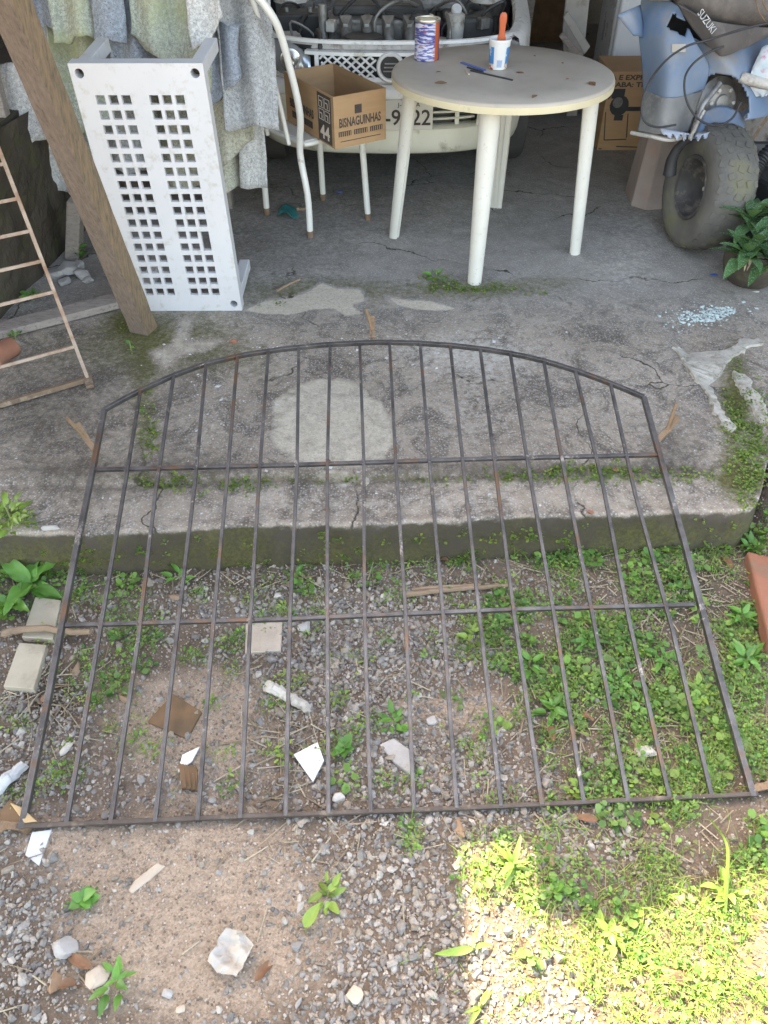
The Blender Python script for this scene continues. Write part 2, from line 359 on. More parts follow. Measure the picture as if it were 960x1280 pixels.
M['cream'] = pm('cream_stone_tile', (.46, .405, .31), (.38, .33, .25), 10, .85, .35, 90, .002, dirt=(.30, .26, .19), damt=.3)
M['whitetile'] = pm('glazed_white_shard', (.58, .60, .63), (.53, .55, .58), 9, .2, .05, 60, .001, dirt=(.5, .46, .4), damt=.1)
M['pale'] = pm('pale_plaster', (.53, .50, .45), (.42, .39, .34), 20, .9, .6, 80, .004, dirt=(.36, .31, .25), damt=.3)
M['greystone'] = pm('grey_stone', (.33, .315, .30), (.42, .40, .38), 20, .88, .6, 90, .003, dirt=(.22, .20, .17), damt=.3)
M['tan'] = pm('tan_stone', (.42, .345, .27), (.5, .42, .34), 20, .88, .5, 90, .003)
M['paper'] = pm('dirty_white_paper', (.45, .43, .395), (.35, .33, .295), 14, .9, .3, 50, .003, dirt=(.42, .36, .29), damt=.35)
M['dryleaf'] = pm('dry_leaf', (.25, .13, .07), (.17, .09, .052), 30, .8, .5, 90, .002, dirt=(.17, .10, .06), damt=.4, dscale=40)
M['blue'] = pm('faded_blue_plastic', (.085, .16, .28), (.17, .225, .30), 4, .5, .25, 40, .001, dirt=(.225, .22, .215), damt=.6, dscale=5)
M['greyplastic'] = pm('scuffed_grey_plastic', (.14, .145, .15), (.21, .21, .205), 12, .6, .3, 60, .002, dirt=(.30, .28, .25), damt=.3)
M['seat'] = pm('dusty_dark_vinyl', (.085, .075, .072), (.125, .112, .105), 6, .7, .3, 90, .001, dirt=(.19, .165, .15), damt=.45, dscale=8)
M['fridge'] = pm('white_enamel', (.66, .67, .69), (.60, .61, .63), 3, .3, .05, 30, .001, dirt=(.5, .48, .45), damt=.15)
M['board'] = pm('grey_chipboard', (.42, .385, .345), (.35, .32, .285), 8, .85, .3, 80, .001, dirt=(.25, .21, .18), damt=.3)
M['wall'] = pm('dingy_plaster', (.30, .25, .205), (.23, .19, .155), 3, .9, .4, 40, .003, dirt=(.13, .105, .085), damt=.5, dscale=5)
M['mosswall'] = pm('mossy_masonry', (.075, .058, .04), (.045, .036, .026), 9, .95, .8, 50, .006, dirt=(.06, .062, .022), damt=.5, dscale=11)
M['block'] = pm('rough_cast_block', (.33, .265, .235), (.27, .215, .19), 10, .9, .6, 60, .003, dirt=(.36, .24, .21), damt=.45, dscale=7)
M['roof'] = pm('fibre_cement_roof', (.30, .29, .275), (.24, .23, .22), 5, .9, .3, 40)
M['pot'] = pm('brown_pot', (.045, .036, .028), (.07, .055, .042), 12, .8, .4, 60, .003, dirt=(.10, .105, .05), damt=.4)
M['glassy'] = pm('headlamp_lens', (.50, .54, .57), (.40, .44, .47), 22, .12, .3, 40, .003, .6)
M['teal'] = pm('teal_plastic', (.02, .19, .19), (.03, .25, .24), 20, .35, .3, 60)
M['bluep'] = pm('blue_plastic', (.03, .09, .34), (.05, .13, .42), 20, .4, .3, 60)
M['red'] = pm('orange_red_plastic', (.50, .10, .035), (.42, .08, .03), 20, .35, .1, 60)
M['bristle'] = pm('brush_bristle', (.12, .09, .06), (.2, .15, .1), 60, .9, .5, 200)
M['plate'] = pm('plate_paint', (.62, .59, .52), (.55, .52, .46), 10, .5, .1, 60)
M['tin'] = pm('tin_plate', (.62, .60, .55), (.5, .48, .42), 10, .3, .1, 60, .001, .85)
M['leaf_a'] = leafmat('broad_leaf_green', (.085, .23, .045), (.14, .32, .065)); M['leaf_b'] = leafmat('yellow_green_leaf', (.17, .28, .05), (.24, .36, .08))
M['leaf_c'] = leafmat('dark_spotted_leaf', (.055, .15, .055), (.09, .20, .075), spots=(.32, .42, .30)); M['stem'] = pm('green_stem', (.15, .2, .07), (.2, .2, .09), 30, .6, .1)
# ------------------------------------------------------------------ the ground and the slab
GZ = -0.19
def blobs(px, py, L):
    t = 0
    for (cx, cy, rx, ry, w) in L: t = t + w * np.exp(-(((px - cx) / rx) ** 2 + ((py - cy) / ry) ** 2))
    return t
def y_edge(x):
    x = np.asarray(x, float)
    return 1.604 + .05 * np.clip(x, -3, 1.0) + .30 * sst(1.08, 1.30, x) + (fbm(x, x * 0 + 3.3, .35, 5) - .5) * .02 + (fbm(x, x * 0 + 9.3, .05, 6) - .5) * .008
def gz(x, y):
    x = np.asarray(x, float); y = np.asarray(y, float)
    h = GZ + (fbm(x, y, .5, 1) - .5) * .035 + (fbm(x, y, .07, 2) - .5) * .012
    h = h + .02 * sst(1.35, 1.6, y) + .165 * sst(1.08, 1.4, x) * sst(1.25, 1.75, y)
    h = h + .10 * sst(-1.05, -1.3, x) * sst(1.25, 1.6, y)
    return h - .25 * sst(.01, .10, y - y_edge(x))
def gp(px, py):
    p = G(px, py, GZ)
    for k in range(3): p = G(px, py, float(gz(p[0], p[1])))
    return p
SAND = [(250, 1150, 170, 130, 1.0), (250, 900, 120, 70, .8), (560, 890, 90, 25, .7), (850, 1215, 45, 25, .9), (600, 900, 40, 30, .4), (60, 1050, 60, 40, .4)]
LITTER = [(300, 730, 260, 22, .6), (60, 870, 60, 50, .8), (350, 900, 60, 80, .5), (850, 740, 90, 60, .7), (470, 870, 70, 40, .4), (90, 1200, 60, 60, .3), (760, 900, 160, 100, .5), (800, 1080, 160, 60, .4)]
def axis(lo, hi, step, far, n=12):
    a = np.arange(lo, hi + step / 2, step); g = np.geomspace(.05, far, n)
    return np.r_[lo - g[::-1], a, hi + g]
xs = axis(-1.75, 1.75, .014, 220); ys = axis(.05, 1.75, .012, 220)
X, Yy = np.meshgrid(xs, ys); Z = gz(X, Yy)
Z = np.where((np.abs(X) > 6) | (Yy > 9) | (Yy < -6), GZ - .03, Z)
px, py = proj(X, np.maximum(Yy, -.2), Z)
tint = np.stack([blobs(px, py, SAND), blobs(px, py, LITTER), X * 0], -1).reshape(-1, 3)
def grid_faces(nx, ny):
    i, j = np.meshgrid(np.arange(nx - 1), np.arange(ny - 1)); a = (j * nx + i).ravel()
    return np.stack([a, a + 1, a + nx + 1, a + nx], -1)
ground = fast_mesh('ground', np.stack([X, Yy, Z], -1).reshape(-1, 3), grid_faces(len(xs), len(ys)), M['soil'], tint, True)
tag(ground, kind='structure')

prof = [(0, -.28), (0, -.2), (.002, -.16), (.004, -.12), (.006, -.08), (.007, -.04), (.008, -.016), (.013, -.005), (.022, -.001)]
ts = np.r_[[p[0] for p in prof], np.arange(.042, 2.7, .0135), np.arange(2.75, 7.2, .25)]
zz = np.r_[[p[1] for p in prof], np.zeros(len(ts) - len(prof))]
xs2 = np.r_[np.arange(-5, -1.95, .25), np.arange(-1.9, 1.9, .0135), np.arange(1.95, 5.1, .25)]
X2, T2 = np.meshgrid(xs2, ts); Z2 = np.repeat(zz[:, None], len(xs2), 1)
Y2 = y_edge(X2) + T2
face = (T2 < .012)
Y2 = Y2 + np.where(face, (fbm(X2, Z2, .045, 31) - .5) * .034, 0)
top = sst(.012, .05, T2)
Z2 = Z2 + top * ((fbm(X2, Y2, .6, 41) - .5) * .018 + (fbm(X2, Y2, .05, 42) - .5) * .005)
gy = .225 + (fbm(X2, X2 * 0, .2, 43) - .5) * .03
Z2 = Z2 - .014 * np.exp(-((T2 - gy) / .014) ** 2) * sst(1.05, .95, X2) - .006 * top * sst(gy, gy - .03, T2)
crack = 1.12 + (Y2 - 1.95) * -.10 + (fbm(Y2, Y2 * 0, .25, 44) - .5) * .10          # broken joint at the right
Z2 = Z2 - .022 * np.exp(-((X2 - crack - .13) / .05) ** 2) * sst(1.75, 1.85, Y2) * sst(3.0, 2.6, Y2)
p2x, p2y = proj(X2, Y2, Z2)
moss = blobs(p2x, p2y, [(400, 365, 130, 26, .6), (600, 362, 90, 18, .5), (700, 352, 60, 14, .35), (230, 425, 90, 45, .55), (100, 440, 120, 40, .35), (180, 520, 22, 70, .55), (480, 598, 500, 10, .5), (920, 500, 26, 80, .8), (930, 600, 40, 40, .6), (320, 460, 60, 30, .3), (300, 300, 50, 40, .3), (160, 400, 30, 20, .6), (330, 235, 30, 20, .4)])
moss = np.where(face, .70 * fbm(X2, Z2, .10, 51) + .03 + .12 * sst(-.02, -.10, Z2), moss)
pale = blobs(p2x, p2y, [(560, 440, 90, 40, .22), (430, 430, 120, 25, .2), (570, 530, 90, 60, .24), (700, 500, 120, 60, .14), (270, 500, 50, 50, .26), (480, 628, 420, 16, .26), (640, 440, 90, 40, .2), (800, 270, 80, 70, .3), (760, 350, 90, 40, .24), (930, 470, 30, 50, .2), (290, 240, 40, 30, .2)])
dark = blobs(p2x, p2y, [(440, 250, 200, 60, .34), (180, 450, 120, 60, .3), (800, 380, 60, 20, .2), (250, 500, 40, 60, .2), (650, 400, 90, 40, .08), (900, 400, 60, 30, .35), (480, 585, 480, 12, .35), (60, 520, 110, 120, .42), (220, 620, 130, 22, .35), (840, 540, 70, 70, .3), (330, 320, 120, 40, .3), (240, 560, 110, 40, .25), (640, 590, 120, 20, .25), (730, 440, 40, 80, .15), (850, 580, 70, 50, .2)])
dark = dark + .25 * sst(4.0, 5.2, Y2) * sst(.9, .7, X2) + .18 * (fbm(X2, Y2, .3, 53) - .5); dark = np.where(face, .48 + .42 * sst(-.004, -.03, Z2) + .2 * (fbm(X2, Z2, .05, 58) - .5), dark)  # floor under the car is painted darker, as its shade
def in_poly(px_, py_, P):
    P = np.array(P, float); ins = np.zeros(px_.shape, bool); dist = np.full(px_.shape, 1e9)
    for i in range(len(P)):
        (x0, y0), (x1, y1) = P[i], P[i - 1]
        if y0 != y1: ins ^= ((y0 > py_) != (y1 > py_)) & (px_ < (x1 - x0) * (py_ - y0) / (y1 - y0) + x0)
        t = np.clip(((px_ - x0) * (x1 - x0) + (py_ - y0) * (y1 - y0)) / ((x1 - x0) ** 2 + (y1 - y0) ** 2 + 1e-9), 0, 1); dist = np.minimum(dist, np.hypot(px_ - x0 - t * (x1 - x0), py_ - y0 - t * (y1 - y0)))
    return np.where(ins, dist, -dist)
pmask = np.zeros(X2.shape)
for P_, soft, wgt in (([(338, 500), (368, 478), (405, 468), (438, 472), (460, 486), (482, 503), (494, 530), (494, 560), (480, 578), (440, 588), (400, 588), (372, 580), (345, 566), (334, 545), (336, 520)], 9, .55), ([(385, 586), (440, 586), (462, 592), (460, 606), (428, 612), (400, 606)], 6, .5),
    ([(305, 388), (330, 376), (365, 372), (385, 364), (402, 353), (420, 360), (452, 362), (457, 376), (440, 382), (455, 392), (432, 395), (418, 386), (395, 387), (360, 394), (330, 393)], 3.5, .75), ([(482, 370), (508, 375), (540, 376), (572, 386), (548, 389), (520, 387), (497, 382)], 3, .75),
    ([(186, 440), (215, 430), (225, 398), (240, 400), (236, 424), (280, 426), (258, 438), (225, 446), (208, 462), (196, 455)], 5, .46), ([(700, 480), (780, 470), (800, 520), (740, 540)], 30, .32), ([(520, 480), (600, 470), (620, 560), (540, 560)], 30, .34), ([(200, 520), (300, 470), (320, 540), (250, 570)], 25, .33), ([(140, 618), (470, 612), (900, 600), (900, 640), (480, 650), (140, 655)], 12, .36)):
    pmask = np.maximum(pmask, wgt * sst(-soft, soft, in_poly(p2x, p2y, P_)))
pale = pale + .55 * np.where((p2y < 400) & (p2y > 345) & (p2x > 300) & (p2x < 580), pmask, 0); pmask = np.where(face, 0, pmask); moss = moss * np.where(face, 1, np.clip(1 - 2.2 * np.where(p2y < 470, pmask, 0), 0, 1)); dark = dark * np.clip(1 - 1.5 * pmask, 0, 1)
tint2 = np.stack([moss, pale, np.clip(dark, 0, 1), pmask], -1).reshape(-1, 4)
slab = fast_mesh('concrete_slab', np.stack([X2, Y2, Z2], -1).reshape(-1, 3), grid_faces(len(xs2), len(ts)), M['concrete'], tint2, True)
tag(slab, kind='structure')
_sz = {}
def slabz(x, y):
    t = y - float(y_edge(x)); j = int(np.clip(np.searchsorted(ts, t), 0, len(ts) - 1)); i = int(np.clip(np.searchsorted(xs2, x), 0, len(xs2) - 1))
    return float(Z2[j, i])
def sp(px, py):
    p = G(px, py, 0.)
    return G(px, py, slabz(p[0], p[1]))

M['ridge'] = pm('rough_cement_ridge', (.36, .325, .275), (.44, .405, .35), 12, .92, .9, 60, .004, dirt=(.17, .155, .105), damt=.55, dscale=26)
def patch(name, outline, mat, h=.006, seed=0, rough=.012, n=110):
    """a skim of mortar: irregular outline from photograph points, low domed top, child of the slab"""
    P = np.array([G(*q)[:2] for q in outline]); P = np.r_[P, P[:1]]
    d = np.r_[0, np.cumsum(np.linalg.norm(np.diff(P, axis=0), axis=1))]; t = np.linspace(0, d[-1], n, endpoint=False)
    E = np.stack([np.interp(t, d, P[:, 0]), np.interp(t, d, P[:, 1])], -1)
    E = E + np.stack([fbm(E[:, 0], E[:, 1], .05, seed) - .5, fbm(E[:, 0], E[:, 1], .05, seed + 9) - .5], -1) * rough * 4
    ring = np.roll(E, -1, 0) - np.roll(E, 1, 0); nrm = np.stack([-ring[:, 1], ring[:, 0]], -1); nrm /= np.linalg.norm(nrm, axis=1)[:, None] + 1e-9
    area = np.sum(E[:, 0] * np.roll(E[:, 1], -1) - np.roll(E[:, 0], -1) * E[:, 1]); nrm *= np.sign(area)
    zb = np.array([slabz(*e) for e in E]); bm = bmesh.new()
    r0 = [bm.verts.new((e[0], e[1], z - .004)) for e, z in zip(E, zb)]
    E1 = E + nrm * .004; r1 = [bm.verts.new((e[0], e[1], z + h)) for e, z in zip(E1, zb)]
    for i in range(n): bm.faces.new((r0[i], r0[(i + 1) % n], r1[(i + 1) % n], r1[i]))
    f = bm.faces.new(r1); bmesh.ops.triangulate(bm, faces=[f])
    bmesh.ops.recalc_face_normals(bm, faces=bm.faces)
    me = bpy.data.meshes.new(name); bm.to_mesh(me); bm.free(); me.materials.append(mat)
    o = bpy.data.objects.new(name, me); COL.objects.link(o); o.parent = slab; return o
patch('mortar_ridge', [(838, 432), (856, 432), (880, 446), (893, 452), (905, 440), (925, 427), (950, 423), (951, 430), (925, 440), (908, 455), (893, 470), (892, 490), (905, 512), (919, 532), (914, 541), (900, 532), (887, 505), (868, 470), (850, 446)], M['ridge'], .010, 8, .012, 170)
patch('mortar_ridge', [(915, 462), (930, 468), (945, 488), (958, 505), (962, 530), (950, 522), (935, 497), (918, 478)], M['ridge'], .008, 9, .012)

# ------------------------------------------------------------------ garage: walls, posts, unseen roof with its eave cut to shape the sun patch
RZ = 2.45
def to_roof(px, py):
    g = G(px, py, -.18); return g + SUN * ((RZ - g[2]) / SUN[2])
eave = [to_roof(*q) for q in ((577, 1280), (570, 1210), (563, 1150), (562, 1090), (556, 1046), (566, 1036), (600, 1040), (640, 1034), (664, 1038), (666, 1080), (676, 1132), (700, 1126), (724, 1142), (752, 1134), (770, 1146), (792, 1120), (815, 1112), (830, 1088), (868, 1098), (900, 1072), (930, 1082), (960, 1066))]  # roof edge laid out to cast the outline of the sun patch
poly = [(-4.2, -3.2)] + [(eave[0][0] + .02, -3.2)] + [(p[0], p[1]) for p in eave] + [(3.6, eave[-1][1] + .1), (3.6, 8.4), (-4.2, 8.4)]  # side wing added to shade the left of the yard
gar = thing('garage', (0, 8.0, 0), 'dim open garage with plastered walls behind the car and an unseen sheet roof shaped to shade the yard', 'garage')
b = MB().prism([(x, y, RZ) for x, y in poly], (0, 0, .05)); b.build('roof', M['roof'], gar)
MB().box((0, 8.1, 1.2), (6.6, .15, 2.5)).build('back_wall', M['wall'], gar)
MB().box((3.2, 5.3, 1.2), (.15, 5.4, 2.5)).build('side_wall', M['wall'], gar)
MB().box((-3.2, 5.3, 1.2), (.15, 5.4, 2.5)).build('side_wall', M['wall'], gar)
for x, y in ((-3.0, 2.6), (3.0, 2.6), (-3.9, -3.0), (-3.9, 0)): MB().box((x, y, 1.1), (.12, .12, 2.7)).build('post', M['greywood'], gar)

# ------------------------------------------------------------------ the gate lying across the step
gate_O = G(28, 1033, -.176); gR = G(940, 993, -.176); gu = gR - gate_O; GW = float(np.linalg.norm(gu)); gu = gu / GW
sl_ = math.radians(14.0); gv = np.array([-gu[1], gu[0], 0]) * math.cos(sl_) + np.array([0, 0, math.sin(sl_)]); gw = np.cross(gu, gv)
def gt(u, v, w=0.0): return gate_O + gu * u + gv * v + gw * w
gate = thing('iron_gate', gate_O, 'dark iron bar gate with an arched top lying flat across the concrete step', 'gate')
BW = .0102; bow = lambda k: (random.uniform(-.006, .006)); FL = lambda v: 1 + .0125 * v / 1.24
archp = [(0, 1.245), (.095, 1.318), (.2, 1.383), (.3, 1.432), (.42, 1.468), (.56, 1.492), (.7, 1.507), (.863, 1.513), (1.0, 1.504), (1.117, 1.489), (1.23, 1.467), (1.33, 1.440), (1.43, 1.402), (1.53, 1.352), (1.64, 1.287), (GW, 1.238)]
ax_ = np.array([p[0] for p in archp]); ay_ = np.array([p[1] for p in archp])
def gbar(name, pts, wid, thk, mat=None):
    """a bar swept along gate-plane points (u,v,w); wid lies in the plane, thk across it"""
    b = MB(); n = len(pts); vs = []
    P = np.array(pts, float)
    for i in range(n):
        t = P[min(i + 1, n - 1), :2] - P[max(i - 1, 0), :2]; t = t / (np.linalg.norm(t) + 1e-9); q = np.array([-t[1], t[0]])
        for sx, sw in ((-1, -1), (1, -1), (1, 1), (-1, 1)):
            a = P[i, :2] + q * sx * wid / 2; vs.append(gt(a[0], a[1], P[i, 2] + sw * thk / 2))
    fs = [(i * 4 + k, i * 4 + (k + 1) % 4, i * 4 + 4 + (k + 1) % 4, i * 4 + 4 + k) for i in range(n - 1) for k in range(4)] + [(3, 2, 1, 0), tuple(n * 4 - 4 + k for k in range(4))]
    return b.add(vs, fs).build(name, mat or M['iron'], gate, bevel=.0015)
gbar('side_rail', [(0, -.006, 0), (.002, .3, 0), (-.001, .7, 0), (.001, 1.0, 0), (0, 1.245, 0)], .015, .018)
gbar('side_rail', [(GW, -.006, 0), (GW * FL(.3) - .002, .3, 0), (GW * FL(.7) + .002, .7, 0), (GW * FL(1.0), 1.0, 0), (GW * FL(1.238), 1.236, 0)], .015, .018)
gbar('bottom_rail', [(-.012, 0, -.001), (.5, .001, -.004), (1.0, -.002, -.004), (GW + .012, 0, -.001)], .010, .020, M['railrust'])
gbar('cross_bar', [(.008, .503, -.001), (.6, .499, -.002), (1.2, .503, -.001), (GW - .008, .498, -.001)], .0115, .012)
gbar('cross_bar', [(.008, 1.012, -.001), (.6, 1.009, -.002), (1.2, 1.011, -.001), (GW * FL(1) - .008, 1.007, -.001)], .0115, .012)
ap = [(a * FL(1.24), np.interp(a, ax_, ay_), 0.001) for a in np.linspace(0, GW, 48)]
gbar('arch', ap, .012, .016)
for k in range(1, 17):
    u = GW * k / 17 + random.uniform(-.003, .003); vt = float(np.interp(u, ax_, ay_)); j1, j2 = bow(0), bow(0)
    gbar('bar', [(u, -.004, .003), (u * FL(vt * .33) + j1, vt * .33, .004), (u * FL(vt * .66) + j2, vt * .66, .003), (u * FL(vt) + random.uniform(-.003, .003), vt - .004, .003)], BW, BW)
for vv in (.501, 1.009):
    wb = MB()
    for k in range(1, 17):
        for sg in (-1, 1):
            q = gt(GW * k / 17 * FL(vv) + random.uniform(-.002, .002), vv + sg * .006, .006); r_ = random.uniform(.003, .0055); wb.lathe([(.0003, -r_), (r_ * .8, -r_ * .5), (r_, 0), (r_ * .7, r_ * .6), (.0003, r_ * .8)], 7, q)
    tag(wb.build('weld_beads', M['iron'], gate, smooth=True), kind='stuff')
M['lug'] = pm('rusty_lug', (.17, .10, .06), (.30, .20, .12), 40, .85, .8, 120, .003, .1, dirt=(.08, .055, .04), damt=.5, dscale=40)
def lug(u, v, du, dv, L, dw=.3):
    a = np.array([u, v]); d = np.array([du, dv]) / math.hypot(du, dv); b = MB()
    q0 = gt(*a, 0.); q1 = gt(*(a + d * L * .55), .01 * dw); q2 = gt(*(a + d * L), .05 * dw); q3 = gt(*(a + d * L * .9 + np.array([-d[1], d[0]]) * .02), .1 * dw)
    b.bar(q0, q1, .017, .012, gw).bar(q1, q2, .019, .009, gw).bar(q1, q3, .009, .008, gw); b.build('anchor_lug', M['lug'], gate, bevel=.001)
lug(.863, 1.515, 0, 1, .085, .8); lug(-.004, 1.085, -.6, .8, .085, 1.0); lug(GW * FL(1.06) + .004, 1.06, .75, .65, .085, 1.0); lug(GW, .012, 1, .15, .07, 0); lug(0, .0, -1, .1, .06, 0)
# ------------------------------------------------------------------ leaning beam
base = G(180, 412); t2 = CAM + ray(52, 100) * 2.12
d = (t2 - base); d = d / d[2]
topp = base + d * 1.5; bot = base + d * -.05
ax = Vector(d).normalized(); side = Vector((.93, -.36, 0)); side = (side - ax * side.dot(ax)).normalized(); oth = ax.cross(side)
b = MB(); rg = []
for i in range(25):
    c = Vector(bot) + (Vector(topp) - Vector(bot)) * (i / 24); w1, w2 = .041 + random.uniform(-.0015, .0015), .036 + random.uniform(-.0015, .0015)
    rg += [c + side * a * w1 + oth * e * w2 for a, e in ((-1, -1), (1, -1), (1, 1), (-1, 1))]
b.add(rg, [(i * 4 + k, i * 4 + (k + 1) % 4, i * 4 + 4 + (k + 1) % 4, i * 4 + 4 + k) for i in range(24) for k in range(4)] + [(3, 2, 1, 0), (96, 97, 98, 99)])
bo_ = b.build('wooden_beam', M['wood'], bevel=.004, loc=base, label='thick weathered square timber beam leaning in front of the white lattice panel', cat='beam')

bo_.data.materials.append(pm('greyer_beam_side', (.215, .165, .135), (.15, .115, .095), 14, .9, .8, 60, .004, dirt=(.10, .08, .06), damt=.5, dscale=22, stretch=(6, 6, .7)))
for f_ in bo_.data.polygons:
    if f_.normal.x < -.2: f_.material_index = 1  # faces turned left take the darker, greyer wood
# ------------------------------------------------------------------ white plastic lattice bench standing on its end
SW, SH = .44, .905
s0 = np.array([-1.02, 2.845, .004])          # lower left corner of the top plate, as it stands
su = np.array([.9995, .005, 0]); su /= np.linalg.norm(su); sv = np.array([-.012, -.03, 1]); sv /= np.linalg.norm(sv); sw_ = np.cross(su, sv)  # sw_ points to the camera
def S(u, v, w): return s0 + su * u + sv * v + sw_ * w
bench = thing('plastic_bench', S(SW / 2, 0, 0), 'white plastic lattice bench stood on end behind the timber beam', 'bench')
cols = [.17, .268, .366, .578, .676, .774]; hs = .0155
rowv = [.795 - i * .0473 for i in range(16)]
ub = [0, .008, .052]; 
for c in cols: ub += [c * SW + .004 - hs, c * SW + .004 + hs]
ub += [SW - .052, SW - .008, SW]; vb = [0, .008, .052] + sum([[v - hs * .95, v + hs * .95] for v in rowv[::-1]], []) + [SH - .052, SH - .008, SH]
ub = sorted(set(round(q, 5) for q in ub)); vb = sorted(set(round(q, 5) for q in vb))
def is_hole(u, v):
    for ci, c in enumerate(cols):
        if abs(u - (c * SW + .004)) < hs * .9:
            for ri, r in enumerate(rowv):
                if abs(v - r) < hs * .9: return True
            if ci == 5 and rowv[11] < v < rowv[10] : return True
            if ci == 5 and rowv[14] < v < rowv[13] - 0.03 and False: return True
    return False
def sock(u, v): return (.008 < u < .052 or SW - .052 < u < SW - .008) and (.008 < v < .052 or SH - .052 < v < SH - .008)
b = MB(); TH = .018; vid = {}
def V_(u, v, w):
    k = (round(u, 5), round(v, 5), w)
    if k not in vid: vid[k] = len(b.v); b.v.append(Vector(S(u, v, w)))
    return vid[k]
nu, nv = len(ub) - 1, len(vb) - 1
solid = [[not is_hole((ub[i] + ub[i + 1]) / 2, (vb[j] + vb[j + 1]) / 2) and not sock((ub[i] + ub[i + 1]) / 2, (vb[j] + vb[j + 1]) / 2) for i in range(nu)] for j in range(nv)]
for j in range(nv):
    for i in range(nu):
        if not solid[j][i]: continue
        a, c, e, f = ub[i], ub[i + 1], vb[j], vb[j + 1]
        b.f.append((V_(a, e, 0), V_(c, e, 0), V_(c, f, 0), V_(a, f, 0))); b.f.append((V_(a, f, -TH), V_(c, f, -TH), V_(c, e, -TH), V_(a, e, -TH)))
        for di, dj, p, q in ((-1, 0, (a, e), (a, f)), (1, 0, (c, f), (c, e)), (0, -1, (c, e), (a, e)), (0, 1, (a, f), (c, f))):
            ii, jj = i + di, j + dj
            if not (0 <= ii < nu and 0 <= jj < nv) or not solid[jj][ii]:
                b.f.append((V_(*p, 0), V_(*p, -TH), V_(*q, -TH), V_(*q, 0)))
plate = b.build('top_plate', M['plastic'], bench)
for (cu, cv) in ((.03, .03), (SW - .03, .03), (.03, SH - .03), (SW - .03, SH - .03)):
    b = MB(); n = 24; r = .015; sq = []; ci = []
    for k in range(n):
        q = 2 * math.pi * k / n; c_, s_ = math.cos(q), math.sin(q); m = .022 / max(abs(c_), abs(s_)); sq.append((cu + c_ * m, cv + s_ * m)); ci.append((cu + c_ * r, cv + s_ * r))
    vs_ = [S(*p, -.001) for p in sq] + [S(*p, -.001) for p in ci] + [S(*p, -.05) for p in ci] + [S(cu, cv, -.05)]
    fs = [(k, (k + 1) % n, n + (k + 1) % n, n + k) for k in range(n)] + [(n + k, n + (k + 1) % n, 2 * n + (k + 1) % n, 2 * n + k) for k in range(n)] + [(2 * n + k, 2 * n + (k + 1) % n, 3 * n) for k in range(n)]
    b.add(vs_, fs); b.build('leg_socket', M['plastic'], plate); MB().lathe([(.001, 0), (.0149, 0)], 20, S(cu, cv, -.045), Matrix((Vector(su), Vector(sv), Vector(sw_))).transposed()).build('socket_shade', M['pot'], plate)  # dark disc stands for the shade inside the hollow socket
    a0, a1 = S(cu, cv, -.052), S(cu + (.004 if cu > .2 else -.004), cv + (.0 if cv > .3 else .0), -.34)
    MB().bar(a0, a1, .044, .044, sv).build('leg', M['plastic'], bench, bevel=.004)
rim = MB()
for (ua, ubb, va, vbb) in ((.004, SW - .004, .0, .006), (.004, SW - .004, SH - .006, SH)):
    rim.bar(S(ua, (va + vbb) / 2, -TH - .018), S(ubb, (va + vbb) / 2, -TH - .018), .006, .036, sw_)
for uu in (.003, SW - .003): rim.bar(S(uu, .0, -TH - .018), S(uu, SH, -TH - .018), .006, .036, sw_)
rim.build('skirt', M['plastic'], bench)

# ------------------------------------------------------------------ broken corrugated fibre-cement sheets
def sheetmat(name, a, c, moss=None):
    m, nt, bs = nodes_of(name); v = objco(nt)
    col = mixc(nt, ramp(nt, noise(nt, v, 5, 5, .6), .35, .65), a, c)
    vo = nt.nodes.new('ShaderNodeTexVoronoi'); vo.inputs['Scale'].default_value = 75; nt.links.new(v, vo.inputs['Vector'])
    k = ramp(nt, noise(nt, v, 80, 6, .85), .47, .56)
    col = mixc(nt, k, col, tuple(min(.7, q * 1.6) for q in a)); col = mixc(nt, ramp(nt, noise(nt, v, 120, 6, .85), .55, .63), col, tuple(q * .35 for q in a))
    if moss: col = mixc(nt, ramp(nt, noise(nt, v, 3.2, 4), .42, .6), col, moss)
    nt.links.new(col, bs.inputs['Base Color']); bs.inputs['Roughness'].default_value = .93; bs.inputs['Specular IOR Level'].default_value = .2
    bump_to(nt, bs, noise(nt, v, 130, 4, .7), .6, .003); return m
SM = {'blue': sheetmat('blue_grey_sheet', (.20, .225, .26), (.25, .27, .295)), 'green': sheetmat('lichen_sheet', (.28, .30, .255), (.32, .33, .29), (.32, .345, .20)),
      'grey': sheetmat('grey_sheet', (.28, .285, .285), (.35, .35, .34)), 'pale': sheetmat('pale_sheet', (.38, .375, .365), (.44, .43, .41)), 'olive': sheetmat('olive_sheet', (.33, .325, .265), (.39, .38, .315))}
